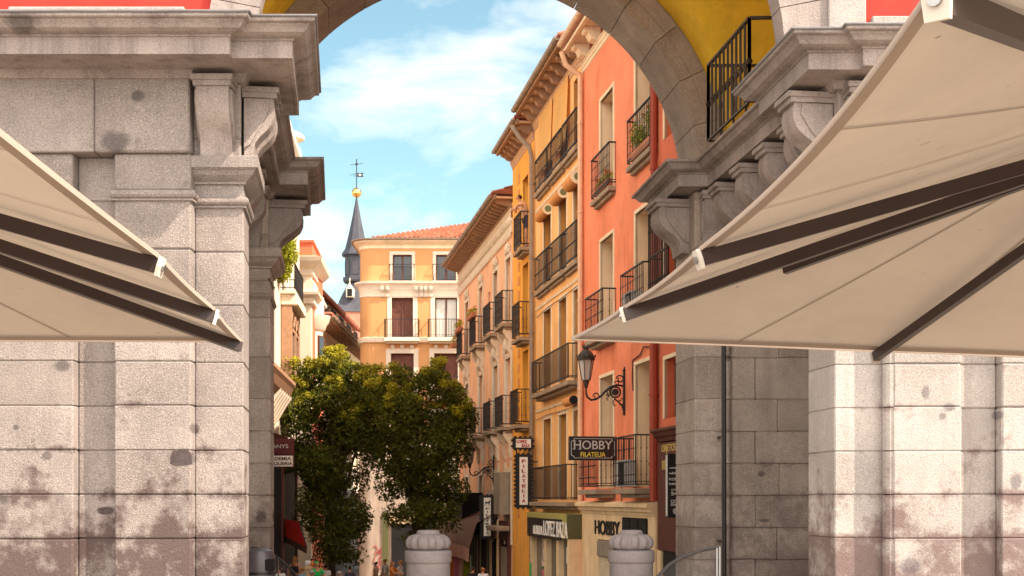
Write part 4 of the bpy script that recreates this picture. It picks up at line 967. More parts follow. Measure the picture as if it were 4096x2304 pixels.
# ------------------------------------------------------------------ trees
def leaves(n, clumps, size, rnd, up=.4, shell=.55):
    vs, fs = [], []; tot = sum(c[3]*c[4]*c[5] for c in clumps)
    for (x, y, z, rx, ry, rz) in clumps:
        for _ in range(max(4, int(n*rx*ry*rz/tot))):
            d = Vector((rnd.gauss(0,1), rnd.gauss(0,1), rnd.gauss(0,1))).normalized(); q = shell+(1-shell)*rnd.random()**.6 if rnd.random() < .8 else rnd.random()
            c = Vector((x+d.x*rx*q, y+d.y*ry*q, z+d.z*rz*q))
            nr = (Vector((rnd.gauss(0,1), rnd.gauss(0,1), rnd.gauss(0,1)+up)) + d*.6).normalized()
            a = nr.orthogonal().normalized(); a.rotate(Matrix.Rotation(rnd.random()*6.28, 3, nr)); b = nr.cross(a); s_ = size*rnd.uniform(.6,1.3)
            o = len(vs); bend = nr*s_*.12
            vs += [c-a*s_*.5, c+b*s_*.21-bend, c+a*s_*.5, c-b*s_*.21-bend]; fs.append((o, o+1, o+2, o+3))
    m = MB(); m.add(vs, fs); return m
def tree(label, X, Y, z0, outline, seed, nleaf, tips=.22, depth=1.0):
    rnd = random.Random(seed); t = thing('bushy_tree', label, 'tree', (X,Y,z0)); cl = []
    for (u, v, ru, rv) in outline:                    # crown masses as seen, given real places and depth
        k = Y/F
        for q in range(3):
            dy = rnd.uniform(-depth, depth)*1.1; kk = (Y+dy)/F
            du = rnd.uniform(-.5,.5)*ru; dv = rnd.uniform(-.5,.5)*rv
            r_ = rnd.uniform(.68,.98)
            cl.append((XD(u+du,Y), Y+dy, ZD(v+dv,Y), ru*kk*r_, ru*kk*r_*.9, rv*kk*r_))
    leaves(nleaf, cl, .165, rnd).build('crown', 'leaf', t, world=True, fix=False)
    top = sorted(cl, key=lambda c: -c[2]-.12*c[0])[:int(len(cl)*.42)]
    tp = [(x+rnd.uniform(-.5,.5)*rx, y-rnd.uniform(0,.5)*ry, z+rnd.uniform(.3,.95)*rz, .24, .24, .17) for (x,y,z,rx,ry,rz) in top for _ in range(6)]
    leaves(int(nleaf*tips), tp, .13, rnd, .8, .1).build('lit_new_growth', 'leaf_light', t, world=True, fix=False)  # yellow new leaves, with sunlight on the crown tops put into the colour
    m = MB(); top_z = max(c[2] for c in cl)
    m.tube([(X,Y,z0-.3),(X+.03,Y,z0+1),(X-.04,Y,z0+2.2),(X+.02,Y,z0+4),(X,Y,top_z-2.2)], [.17,.14,.12,.09,.03], 9); tr = m.build('trunk', 'bark', t, world=True)
    for k, c in enumerate(rnd.sample(cl, min(12, len(cl)))):
        zz = z0+1.8+rnd.random()*2.6; m = MB(); m.tube([(X,Y,zz),(X*.5+c[0]*.5+.1,Y*.5+c[1]*.5,zz*.45+c[2]*.55+.15),(c[0],c[1],c[2])], [.07,.045,.015], 6); m.build('limb', 'bark', tr, world=True)
    return t
tree('bushy tree with yellow new leaves and sunlit-coloured tips in front of the red corner house', XD(835,51), 51, -2.36,
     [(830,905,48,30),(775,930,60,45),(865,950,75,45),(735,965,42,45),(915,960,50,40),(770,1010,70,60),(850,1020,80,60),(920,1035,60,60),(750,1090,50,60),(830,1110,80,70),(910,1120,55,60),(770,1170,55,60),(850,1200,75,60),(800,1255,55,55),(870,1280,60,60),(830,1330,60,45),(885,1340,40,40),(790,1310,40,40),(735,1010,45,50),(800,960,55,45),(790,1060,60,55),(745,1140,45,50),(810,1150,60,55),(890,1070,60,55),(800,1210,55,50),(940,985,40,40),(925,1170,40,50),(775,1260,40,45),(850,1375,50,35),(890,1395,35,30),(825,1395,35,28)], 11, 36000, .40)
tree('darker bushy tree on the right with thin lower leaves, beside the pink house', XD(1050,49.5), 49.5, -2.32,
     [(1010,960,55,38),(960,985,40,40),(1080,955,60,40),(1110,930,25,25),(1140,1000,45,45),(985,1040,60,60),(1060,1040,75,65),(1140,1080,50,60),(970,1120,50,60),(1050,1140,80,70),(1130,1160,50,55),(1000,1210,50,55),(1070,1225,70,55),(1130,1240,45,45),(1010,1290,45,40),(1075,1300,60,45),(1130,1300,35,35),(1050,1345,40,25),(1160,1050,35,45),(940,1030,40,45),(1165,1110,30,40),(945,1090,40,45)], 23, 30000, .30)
hp = thing('climbing_plant', 'bright yellow-green climber hanging down the front of the ornate white house', 'plant', (XD(712,50.),50.,9.6)); rnd = random.Random(5)
cl = [(XD(u,49.4)+rnd.uniform(-.1,.1), (48.3 if v > 630 else 49.6)+rnd.uniform(-.5,.8), ZD(v,50.2), .40, .6, .42) for u, v in ((705,655),(728,655),(715,675),(736,650),(712,560),(700,585),(725,580),(705,610),(728,610),(718,640),(700,640),(730,640),(712,665),(722,690),(700,670),(708,700),(690,600),(684,640))]
leaves(6500, cl, .17, rnd, .4, .1).build('foliage', 'leaf_bright', hp, world=True, fix=False)
m = MB(); m.tube([(XD(712,50.6),50.6,9.6),(XD(714,50.6),50.6,11.),(XD(712,50.6),50.6,12.6)], .03, 5); m.build('stem', 'bark', hp, world=True)
def potplant(label, P, dirv, L, H, mats, nl=350, seed=1, hang=.0):
    rnd = random.Random(seed); t = thing('flower_box', label, 'plant', P); d = Vector(dirv).normalized(); P = Vector(P); q = Vector((-d.y, d.x, 0))
    m = MB(); m.prism([P-d*L/2-q*.1, P+d*L/2-q*.1, P+d*L/2+q*.1, P-d*L/2+q*.1], (0,0,0), (0,0,.18)); m.build('planter', 'terracotta', t, world=True)
    cl = [(*(P+d*(i/5-.5)*L+Vector((0,0,.18+H*rnd.uniform(.2,.6))))[:], .16, .16, H*.4) for i in range(6)]
    leaves(nl, cl, .085, rnd, .4, .1).build('foliage', 'leaf_bright' if hang else 'leaf_light', t, world=True, fix=False)
    fl = [(*(P+d*rnd.uniform(-.5,.5)*L+q*rnd.uniform(-.1,.1)+Vector((0,0,.2+H*rnd.uniform(.4,1.))))[:], .06, .06, .05) for i in range(7)]
    leaves(110, fl, .07, rnd, .4, .1).build('blossom', mats, t, world=True, fix=False); return t
def onwall(D, out, z): p = Vector(RP(D)); n = Vector((-.9848,-.1737)); return (p.x+n.x*out, p.y+n.y*out, z)
tcv = (-.1737,.9848,0)
potplant('red geraniums in a box on the top balcony beside the arch', onwall(29.0,.08,9.36), tcv, 1.5, .75, 'flower_red', 700, 2, 1)
potplant('small green plants at the foot of the far top balcony of the salmon house', onwall(32.6,.06,9.36), tcv, 1.2, .25, 'flower_orange', 220, 3)
potplant('orange flowers on the railing of the upper pink house balcony', onwall(53.2,.42,9.0), tcv, 1.5, .3, 'flower_orange', 300, 4)
potplant('red flowers on the farthest upper balcony of the pink house', onwall(57.0,.42,8.95), tcv, 1.2, .35, 'flower_red', 260, 5)
potplant('scarlet geranium box hanging off the end of the pink house balcony', onwall(58.0,.5,8.4), tcv, .5, .4, 'flower_red', 120, 6)

# ------------------------------------------------------------------ parasols of the terrace
def parasol(label, C, cornersz, ribs, cfr, conc=(0,0,0,0), group='square terrace parasols'):
    """cornersz: four corner points going round; ribs: list per edge of fractions; cfr: length share of each corner rib."""
    base = Vector((C[0], C[1], 0)); t = thing('terrace_parasol', label, 'parasol', base, 0, group); ap = Vector(C); cs = [Vector(c) for c in cornersz]
    m = MB(); hem = MB(); NT, NR = 32, 14; seams = []
    for e in range(4):
        a, b = cs[e], cs[(e+1) % 4]; inw = (ap-(a+b)/2); inw.z = 0; inw.normalize()
        fr = [0]+sorted(ribs[e])+[1]; rows = []
        for i in range(NT+1):
            q = i/NT; k = max(j for j in range(len(fr)-1) if fr[j] <= q+1e-9) if q < 1 else len(fr)-2
            lc = (q-fr[k])/(fr[k+1]-fr[k]); sg = (fr[k+1]-fr[k])*(b-a).length
            E = a.lerp(b, q)+inw*(conc[e]*4*q*(1-q)+.022*sg*.5*4*lc*(1-lc)); row = []
            for j in range(NR+1):
                r = j/NR; p = ap.lerp(E, r); p.z -= .05*math.sin(math.pi*r)*(.3+4*lc*(1-lc)*r*.2); row.append(p)
            rows.append(row)
        m.add([p for row in rows for p in row], [(i*(NR+1)+j, (i+1)*(NR+1)+j, (i+1)*(NR+1)+j+1, i*(NR+1)+j+1) for i in range(NT) for j in range(NR)])
        for ii in (6, 12, 20, 26):
            k_ = .022/max(.05, (rows[ii+1][-1]-rows[ii][-1]).length); sv = []
            for j in range(1, NR+1):
                p = rows[ii][j]-Vector((0,0,.005)); d = (rows[ii+1][-1]-rows[ii][-1]).normalized()*.006; sv += [p-d, p+d]
            seams.append((sv, [(2*j, 2*j+1, 2*j+3, 2*j+2) for j in range(NR-1)]))
        hv = []
        for row in rows:
            E = row[-1]; d = (row[-2]-E).normalized(); hv += [E+Vector((0,0,-.006)), E+d*.055+Vector((0,0,-.010)), E+Vector((0,0,.006))-d*.008, E-d*.008-Vector((0,0,.012))]
        hem.add(hv, [(i*4, i*4+1, i*4+5, i*4+4) for i in range(NT)]+[(i*4+2, i*4+3, i*4+7, i*4+6) for i in range(NT)])
    cn = m.build('canopy', 'canvas', t, world=True, fix=False, smooth=2); hem.build('hem', 'canvas_hem', cn, world=True, fix=False)
    for sv, sf_ in seams: q_ = MB(); q_.add(sv, sf_); q_.build('seam', 'canvas_seam', cn, world=True, fix=False)
    hub = ap-Vector((0,0,.16)); low = Vector((0,0,-.07))
    def rib(P, cap, frac=1., w_=.036, h_=.052):
        p0 = hub; p1 = Vector(P)+low*.55; p1 = p0.lerp(p1, frac)
        b = MB(); b.bar(p0, p1, w_, h_); rb = b.build('rib', 'pole_paint', t, world=True)
        if cap:
            d = (p1-p0).normalized(); sd = d.cross(Vector((0,0,1))).normalized(); up = sd.cross(d)
            b = MB(); b.prism([p1+sd*x+up*z for x, z in ((-.022,-.036),(.022,-.036),(.025,0),(.02,.034),(-.02,.034),(-.025,0))], d*.001, d*.016); cp = b.build('end_cap', 'white_plastic', rb, world=True)
            b = MB(); b.tube([p1+d*.016, p1+d*.026], .013, 10); b.build('bolt', 'steel', cp, world=True)
        return p0, p1
    for e in range(4):
        a, b = cs[e], cs[(e+1) % 4]
        if cfr[e] > .99: rib(a, e != 0, 1)
        else: rib(a, False, cfr[e])
        for q in ribs[e]:
            inw = (ap-(a+b)/2); inw.z = 0; rib(a.lerp(b, q)+inw.normalized()*conc[e]*4*q*(1-q), True)
        if e == 0 and cfr[0] > .99:
            q_ = hub.lerp(a+low, .42); d = (a+low-hub).normalized(); bb = MB(); bb.bar(q_-d*.025, q_+d*.025, .052, .078); bb.build('clip', 'white_plastic', t, world=True)
    b = MB(); b.tube([base+Vector((0,0,.1)), Vector((C[0],C[1],C[2]+.05))], .045, 14); b.build('pole', 'pole_paint', t, world=True, smooth=1)
    b = MB(); b.lathe((C[0],C[1],C[2]-.3), [(.01,0),(.09,.0),(.1,.03),(.1,.2),(.01,.21)], 16); b.build('hub', 'pole_paint', t, world=True)
    b = MB(); b.cbox(C[0]-.45, C[0]+.45, C[1]-.45, C[1]+.45, 0.0, .1, .02); b.build('foot', 'granite_bollard', t, world=True)
    return t
z_ = 2.5; T = Vector((-1.452,6.95,z_)); sd = 4.65
e1 = Vector((-1,.0,0)); e2 = Vector((.065,-1,0)).normalized()
parasol('beige square parasol on the left with a sunlit glowing side, before the left pier', (-3.72,4.63,3.34), [T, T+e1*sd, T+e1*sd+e2*sd, T+e2*sd], [(.5,),(.25,.5,.75),(.25,.5,.75),(.48,.75)], [1,1,1,1], (.02,.02,.02,-.06))
T = Vector((.319,6.86,z_)); e1 = Vector((.99,.139,-.022)); e2 = Vector((.087,-.996,0))
N_ = T+e2*4.62+Vector((.02,0,.055)); E_ = T+e1*4.65
parasol('beige square parasol on the right with dark ribs, before the right pier', (2.72,5.0,3.30), [T, N_, N_+E_-T, E_], [(.232,.508),(.25,.5,.75),(.25,.5,.75),(.40,.64)], [.60,1,1,1], (.13,.02,.02,.03))

# ------------------------------------------------------------------ hanging signs
NV = Vector((-.9848,-.1737,0))                    # out of the right-hand house fronts
def hang_sign(name, label, cat, uL, uR, vT, vB, D, build, group=None):
    xl, xr, zt, zb = XD(uL,D), XD(uR,D), ZD(vT,D), ZD(vB,D); W = (xr-xl)/.9848; H = zt-zb
    org = Vector(((xl+xr)/2, D, zb)); t = thing(name, label, cat, org, math.atan2(.1737,.9848), group)
    build(t, W, H); return t
def stamp_edge(m, W, H, y, p=.16, r=.05):
    n = max(2, int(W/p)); 
    for i in range(n): 
        x = -W/2+W*(i+.5)/n; m.cbox(x-p*.28, x+p*.28, -y, y, H, H+r, .005); m.cbox(x-p*.28, x+p*.28, -y, y, -r, 0, .005)
    n = max(2, int(H/p))
    for i in range(n):
        z = H*(i+.5)/n; m.cbox(-W/2-r, -W/2, -y, y, z-p*.28, z+p*.28, .005); m.cbox(W/2, W/2+r, -y, y, z-p*.28, z+p*.28, .005)
def loc_text(name, s, W, H, mat, par, x, y, z, bold=0.): return text(name, s, W, H, mat, par, (x, y, z), (1,0,0), .012, world=False, bold=bold)
def hobby(t, W, H):
    m = MB(); m.cbox(-W/2, W/2, -.05, .05, 0, H, .012); b = m.build('board', 'black_paint', t)
    m = MB(); e = .055; c = .07; pts = [(-W/2+e+c,e),(W/2-e-c,e),(W/2-e-c,e+c*.5),(W/2-e,e+c),(W/2-e,H-e-c),(W/2-e-c,H-e-c*.5),(W/2-e-c,H-e),(-W/2+e+c,H-e),(-W/2+e+c,H-e-c*.5),(-W/2+e,H-e-c),(-W/2+e,e+c),(-W/2+e+c,e+c*.5)]
    for p, q in zip(pts, pts[1:]+pts[:1]): m.bar((p[0],-.054,p[1]), (q[0],-.054,q[1]), .012, .012)
    m.build('border', 'sign_grey', b)
    loc_text('lettering', 'HOBBY', W*.80, H*.36, 'sign_grey', b, 0, -.052, H*.64, .004)
    m = MB()                                     # serifs
    for k, x in enumerate((-.40,-.275,)): 
        for z in (.465,.815): m.box(W*x-.035, W*x+.035, -.064, -.052, H*z-.008, H*z+.008)
    m.build('serif', 'sign_grey', b)
    loc_text('lettering', 'FILATELIA', W*.52, H*.19, 'sign_yellow', b, 0, -.052, H*.245, .012)
    m = MB(); m.box(W/2, W/2+.12, -.02, .02, H*.8, H*.86); m.box(W/2, W/2+.12, -.02, .02, H*.15, H*.21); m.build('fixing', 'iron', t)
hang_sign('hanging_sign', 'black hanging sign lettered HOBBY in grey and FILATELIA in yellow', 'sign', 1430, 1551, 1098, 1158, 31.6, hobby)
def lopez(t, W, H):
    m = MB(); m.cbox(-W/2, W/2, -.07, .07, 0, H, .01); stamp_edge(m, W, H, .07, .13, .045); b = m.build('frame', 'sign_ink', t)
    m = MB(); m.box(-W/2+.09, W/2-.07, -.078, -.071, .05, H-.05); p = m.build('panel', 'sign_white', b)
    loc_text('lettering', 'LOPEZ', W*.52, H*.27, 'sign_red', b, -W*.07, -.0785, H*.66, .03); loc_text('lettering', 'BAZA', W*.42, H*.27, 'sign_red', b, W*.13, -.0785, H*.32, .03)
    m = MB(); m.box(-.22, -.18, -.02, .02, -.2, 0); m.box(.18, .22, -.02, .02, -.2, 0); m.build('hanger', 'iron', t)
hang_sign('hanging_sign', 'small white sign in a stamp-edged black frame reading LOPEZ BAZA in red', 'sign', 1290, 1340, 1101, 1130, 41.4, lopez, 'stamp-edged shop signs')
def vert(letters, inkm, emblem):
    def f(t, W, H):
        m = MB(); m.cbox(-W/2, W/2, -.08, .08, 0, H, .01); stamp_edge(m, W, H, .08, .13, .045); b = m.build('frame', 'sign_ink', t)
        m = MB(); m.box(-W*.27, W*.27, -.088, -.081, .09, H-.09); m.build('panel', 'sign_white', b)
        top = H-.14-(H*.19 if emblem else 0); n = len(letters); st = (top-.14)/n
        for i, ch_ in enumerate(letters):
            loc_text('lettering', ch_, .035 if ch_ == 'I' else W*.26, st*.62, inkm, b, 0, -.0885, top-(i+.5)*st, .02)
        if emblem:                               # small four-legged animal with a rider's mark
            m = MB(); z0 = H-.16-H*.13; k = W*.2
            m.prism([(x*k,-.089,z0+z*k) for x, z in ((-1,.9),(-.9,1.35),(-.3,1.25),(.5,1.25),(.85,1.9),(1.2,1.8),(1.05,1.2),(.9,.7),(-.6,.65))], (0,0,0), (0,-.01,0))
            for x0, x1 in ((-.8,-1.05),(-.5,-.35),(.5,.35),(.8,1.05)): m.bar((x0*k,-.094,z0+.8*k), (x1*k,-.094,z0-.35*k), .025, .01)
            m.build('emblem', inkm, b)
        m = MB(); m.box(W/2, W/2+.3, -.02, .02, H*.85, H*.87); m.build('fixing', 'iron', t); m = MB(); m.box(W/2, W/2+.3, -.02, .02, H*.12, H*.14); m.build('fixing', 'iron', t)
    return f
hang_sign('hanging_sign', 'tall white sign in stamp-edged frame with red letters FILATELIA, below the small LOPEZ sign', 'sign', 1297, 1335, 1143, 1277, 41.4, vert('FILATELIA', 'sign_red', False), 'stamp-edged shop signs')
hang_sign('hanging_sign', 'tall stamp-edged sign with black letters FILATELIA and a small animal emblem, on the pink house', 'sign', 1209, 1241, 1246, 1354, 48.6, vert('FILATELIA', 'sign_ink', True), 'stamp-edged shop signs')
def brands(t, W, H):
    m = MB(); m.cbox(-W/2, W/2, -.05, .05, 0, H, .02); b = m.build('board', 'black_paint', t); m = MB(); m.cbox(-W/2-.018, -W/2-.001, -.052, .052, .03, H-.03, .006); m.build('edge_trim', 'sign_grey', b)
    x = -.02
    for s_, z, w_, h_ in (('KORS',.60,.20,.055),('PUMERO',.525,.21,.045),('DON',.435,.11,.035),('54',.375,.12,.075),('OO',.255,.14,.065),('ZONY',.20,.15,.05)):
        loc_text('lettering', s_, w_, h_, 'sign_white', b, x, -.052, H*z, .012)
    m = MB(); m.prism([(x+a*.045,-.052,H*.69+c*.03) for a, c in ((-2,-.6),(2,-.6),(2.2,.8),(1.1,.1),(.6,1.2),(0,.2),(-.6,1.2),(-1.1,.1),(-2.2,.8))], (0,0,0), (0,-.01,0)); m.prism([(x+a*.045,-.052,H*.775+c*.03) for a, c in ((-2,-.5),(2,-.5),(2,.6),(-2,.3))], (0,0,0), (0,-.01,0)); m.build('crown_mark', 'sign_grey', b)
    m = MB(); m.tube([(x+.04+.055*math.cos(a),-.056,H*.10+.055*math.sin(a)) for a in [k*math.pi/8 for k in range(17)]], .012, 5); m.prism([(x+.04+.035*math.cos(a),-.052,H*.10+.04*math.sin(a)) for a in [k*math.pi/4 for k in range(8)]], (0,0,0), (0,-.008,0)); m.build('round_mark', 'sign_grey', b)
    m = MB(); m.prism([(x+.09+.035*math.cos(a),-.052,H*.39+.035*math.sin(a)) for a in [k*math.pi/5 for k in range(10)]], (0,0,0), (0,-.008,0)); m.build('round_mark', 'sign_gold', b)
hang_sign('hanging_sign', 'narrow black sign board with white brand words KORS and 54, beside the inner right pier', 'sign', 1678, 1714, 1141, 1302, 26.5, brands)
def salon(t, W, H):
    m = MB(); m.cbox(-W/2, W/2, -.06, .06, H*.46, H, .01); a = m.build('upper_board', 'sign_maroon', t)
    m = MB(); m.cbox(-W/2, W/2, -.06, .06, 0, H*.44, .02); b = m.build('lower_board', 'sign_maroon', t); m = MB(); m.cbox(-W/2+.03, W/2-.03, -.068, -.061, .03, H*.44-.03, .004); m.build('panel', 'sign_white', b)
    loc_text('lettering', 'CANYS', W*.62, H*.13, 'sign_grey', a, W*.02, -.062, H*.74, .003)
    loc_text('lettering', 'ACADEMIA', W*.84, H*.12, 'sign_maroon', b, .0, -.069, H*.31, .022); loc_text('lettering', 'PELUQUERIA', W*.90, H*.12, 'sign_maroon', b, .01, -.069, H*.13, .022)
t = thing('hanging_sign', 'maroon and white double sign of a hairdresser sticking out behind the inner left pier', 'sign', (XD(698,44.5),44.5,ZD(1176,44.5)))
salon(t, (740-656)*44.5/F, (1176-1104)*44.5/F)

# ------------------------------------------------------------------ wall lanterns
def lantern(label, P, nv, sc_=1.):
    t = thing('wall_lantern', label, 'street lamp', P, math.atan2(nv[1], nv[0]), 'cast iron wall lanterns'); A = .95
    m = MB(); m.cbox(0, .05, -.03, .03, -.52, .52, .01)
    m.tube([(A,0,.12),(A,0,-.0),(A-.03,0,-.10),(A-.13,0,-.165),(A-.25,0,-.14),(A-.37,0,-.06),(A-.48,0,.06),(A-.60,0,.15),(.20,0,.20),(.05,0,.18)], [.02,.024,.026,.028,.028,.028,.028,.028,.026,.024], 7)
    def curl(cx_, cz_, r, a0, a1, rr, n=14): m.tube([(cx_+r*(1-.55*k/n)*math.cos(a0+(a1-a0)*k/n), 0, cz_+r*(1-.55*k/n)*math.sin(a0+(a1-a0)*k/n)) for k in range(n+1)], rr, 5)
    curl(.24, .03, .135, 0, 6.28, .02, 2) if False else m.tube([(.24+.125*math.cos(a),0,.03+.125*math.sin(a)) for a in [k*math.pi/10 for k in range(21)]], .022, 6)
    m.tube([(.24,-.02,.03),(.24,.02,.03)], .085, 14)
    curl(.12, .34, .10, 0, 7, .018); curl(.70, -.08, .09, 0, 7, .015); curl(.42, .0, .09, .5, 6, .014); curl(.20, .24, .06, 0, 6, .014); curl(.10, -.2, .09, 1.5, 8, .014)
    m.tube([(.03,0,-.42),(.07,0,-.3),(.16,0,-.2),(.26,0,-.13)], .02, 6); m.tube([(.26,0,-.13),(.3,0,-.22),(.27,0,-.3),(.23,0,-.27)], .014, 5); m.tube([(.44,0,.05),(.40,0,-.08),(.46,0,-.12),(.42,0,-.17)], .015, 5)
    m.lathe((.02,0,.52), [(.03,0),(.05,.03),(.02,.06),(.01,.12)], 6); m.build('bracket', 'iron', t, smooth=1)
    m = MB(); m.lathe((A,0,0), [(.012,.10),(.035,.12),(.06,.2),(.075,.28),(.09,.285),(.09,.30),(.01,.305)], 10)
    for k in range(6):
        a = k*math.pi/3; m.bar((A+.105*math.cos(a),.105*math.sin(a),.30), (A+.185*math.cos(a),.185*math.sin(a),.78), .016, .016)
    m.lathe((A,0,0), [(.01,.77),(.205,.77),(.215,.80),(.215,.86),(.19,.865),(.165,.93),(.11,.99),(.065,1.02),(.055,1.05),(.075,1.07),(.01,1.08)], 18)
    for k in range(12):
        a = k*math.pi/6; c = Vector((A+.215*math.cos(a),.215*math.sin(a),.86)); m.tube([c, c+Vector((.02*math.cos(a),.02*math.sin(a),.04))], [.028,.008], 4)
    for k in range(7):
        a = k*2*math.pi/7; c = Vector((A+.065*math.cos(a),.065*math.sin(a),1.05)); m.tube([c, c+Vector((.03*math.cos(a),.03*math.sin(a),.10))], [.022,.006], 4)
    cg = m.build('lantern_cage', 'iron_worn', t, smooth=1)
    m = MB(); m.lathe((A,0,0), [(.01,.31),(.098,.31),(.176,.77),(.01,.77)], 6); m.build('lantern_glass', 'lamp_glass', cg)
    return t
ln = lantern('cast iron wall lantern on a scrolled bracket in front of the salmon house', onwall(30.9, 0, ZD(990,30.9)), NV)
copy_tree(ln, onwall(49.9, .02, ZD(1186,49.9)), None, 'farther wall lantern on the pink house at the edge of the dark tree')

# ------------------------------------------------------------------ street things low in the picture
t = thing('litter_bin', 'dark grey domed litter bin beside the inner left pier', 'litter bin', (XD(650,18.2),18.2,-.11)); h = ZD(1380,18.2)+.11
m = MB(); m.lathe((0,0,0), [(.01,0),(.22,0),(.235,.05),(.24,h-.22),(.235,h-.1),(.2,h-.03),(.12,h),(.01,h)], 28); m.build('body', 'bin_paint', t, smooth=1)
m = MB(); m.cbox(.12, .25, -.20, -.06, h-.30, h-.14, .01); m.build('opening', 'dark', t)
m = MB(); m.lathe((0,0,0), [(.236,h-.36),(.25,h-.35),(.25,h-.33),(.236,h-.32)], 28); m.build('band', 'black_paint', t)
def screen(label, pts, D, posts):
    P = [PT(u, v, D) for u, v in pts]; t = thing('terrace_screen', label, 'screen', (P[0].x, D, 0), 0, 'curved terrace screens')
    m = MB(); m.tube(P, .02, 8); f = m.build('top_rail', 'iron', t, world=True, smooth=1)
    m = MB(); n = len(P); m.add([p for p in P]+[Vector((p.x, D, .12)) for p in P], [(i, i+1, n+i+1, n+i) for i in range(n-1)]); m.add([p+Vector((0,.008,0)) for p in P]+[Vector((p.x, D+.008, .12)) for p in P], [(i, i+1, n+i+1, n+i) for i in range(n-1)])
    m.build('pane', 'acrylic_clear', t, world=True)
    for u, v in posts:
        p = PT(u, v, D); m = MB(); m.box(p.x-.007, p.x+.007, D-.02, D+.02, 0, p.z); m.build('post', 'steel', t, world=True)
    return t
g = bpy.data.materials.new('acrylic_clear'); g.use_nodes = True; nt = g.node_tree; MATS['acrylic_clear'] = g
b_ = nt.nodes['Principled BSDF']; b_.inputs['Base Color'].default_value = (.15,.15,.15,1); b_.inputs['Roughness'].default_value = .05
tr = node(nt, 'ShaderNodeBsdfTransparent'); ms = node(nt, 'ShaderNodeMixShader'); ms.inputs[0].default_value = .05
nt.links.new(tr.outputs[0], ms.inputs[1]); nt.links.new(b_.outputs[0], ms.inputs[2]); nt.links.new(ms.outputs[0], nt.nodes['Material Output'].inputs[0])
screen('curved clear screen with white edge posts at the foot of the right pier', [(1640,1475),(1660,1445),(1685,1420),(1720,1400),(1765,1384),(1810,1375)], 13.6, [(1803,1378),(1810,1375)])
screen('curved dark-railed screen behind the litter bin on the left', [(632,1378),(650,1381),(675,1390),(700,1404),(722,1422),(745,1448),(758,1470)], 19.0, [(700,1404)])
# red awning on the left, pale awning on the right
t = thing('shop_awning', 'red canvas shop awning with pink valance under the left tree', 'awning', (-8.9,50,0), 0, 'shop awnings')
a, b = PT(706,1343,53.), PT(772,1378,46.); a2, b2 = PT(690,1300,54.5), PT(752,1312,47.3)
n = 8; rows = [[a2.lerp(b2,i/n), a2.lerp(b2,i/n).lerp(a.lerp(b,i/n),.5)-Vector((0,0,.04)), a.lerp(b,i/n)] for i in range(n+1)]
m = MB(); m.add([p for r in rows for p in r], [(i*3+j, i*3+j+1, (i+1)*3+j+1, (i+1)*3+j) for i in range(n) for j in range(2)]); m.build('canvas', 'awning_red', t, world=True, smooth=2)
m = MB(); m.add([r[2]+Vector((0,0,d)) for r in rows for d in (0, -.2-.02)], [(i*2, i*2+1, i*2+3, i*2+2) for i in range(n)]); m.build('valance', 'awning_pale', t, world=True)
m = MB(); m.bar(a2, a, .03, .03); m.bar(b2, b, .03, .03); m.build('arm', 'iron', t, world=True)
t = thing('shop_awning', 'pale pink curved awning over the clothes shop of the pink house', 'awning', onwall(53,0,0), 0, 'shop awnings')
rows = []
for i in range(13):
    q = i/12; D = 59.5-11*q; o = 1.5*math.sin(math.pi*min(1, .25+.75*q))**.5 if q < .9 else 1.0
    rows.append([Vector(onwall(D,.05,1.25)), Vector(onwall(D,o*.6+.3,.75)), Vector(onwall(D,o*.7+.5,.1-.3*q)), Vector(onwall(D,o*.7+.52,-.45-.25*q))])
m = MB(); m.add([p for r in rows for p in r[:3]], [(i*3+j, i*3+j+1, (i+1)*3+j+1, (i+1)*3+j) for i in range(12) for j in range(2)]); m.build('canvas', 'maroon_wood', t, world=True, smooth=2)
m = MB(); m.add([p for r in rows for p in r[2:]], [(i*2, i*2+1, i*2+3, i*2+2) for i in range(12)]); m.build('valance', 'awning_pale', t, world=True, smooth=2)
# clothes hung out at the shop
t = thing('clothes_rail', 'clothes rail outside the shop right of the first granite post', 'rail', (XD(1160,53),53,-2.4)); zr = ZD(1392,53)
m = MB(); x0, x1 = XD(1136,53), XD(1184,51); m.tube([(x0,53,zr),(x1,51,zr)], .02, 6); m.tube([(x0,53,-2.4),(x0,53,zr)], .02, 6); m.tube([(x1,51,-2.4),(x1,51,zr)], .02, 6); m.build('frame', 'steel', t, world=True)
for u, mt, lb in ((1143,'cloth_orange','orange garment hanging first on the clothes rail'),(1152,'cloth_pink','pink garment hanging next to the orange one'),(1166,'awning_pale','pale rose garment hanging in the middle of the rail'),(1178,'leaf_bright','yellow-green garment hanging last on the rail')):
    D = 53-(u-1136)*.042; c = PT(u, 1393, D); m = MB()
    vs = []; 
    for z, w_ in ((0,.05),(-.06,.2),(-.3,.17),(-.7,.19),(-1.1,.24)):
        for k in range(8): a = k*math.pi/4; vs.append(c+Vector((w_*math.cos(a), .07*math.sin(a), z)))
    m.add(vs, [(i*8+k, i*8+(k+1)%8, (i+1)*8+(k+1)%8, (i+1)*8+k) for i in range(4) for k in range(8)])
    tag(m.build('garment', mt, None, smooth=2), lb, 'garment', 'clothes on the rail')
t = thing('street_post', 'square pale stone street post beside the person in green', 'post', (XD(776,44),44,-2.2)); z = ZD(1423,44)+2.2
m = MB(); m.cbox(-.085, .085, -.085, .085, -.1, z-.14, .01); m.build('shaft', 'shop_stone', t); m = MB(); m.cbox(-.11, .11, -.11, .11, z-.14, z, .02); m.build('cap', 'shop_stone', t)
t = thing('shopping_bag', 'white and red bag resting on the square street post', 'bag', (XD(777,44),44,ZD(1423,44)))
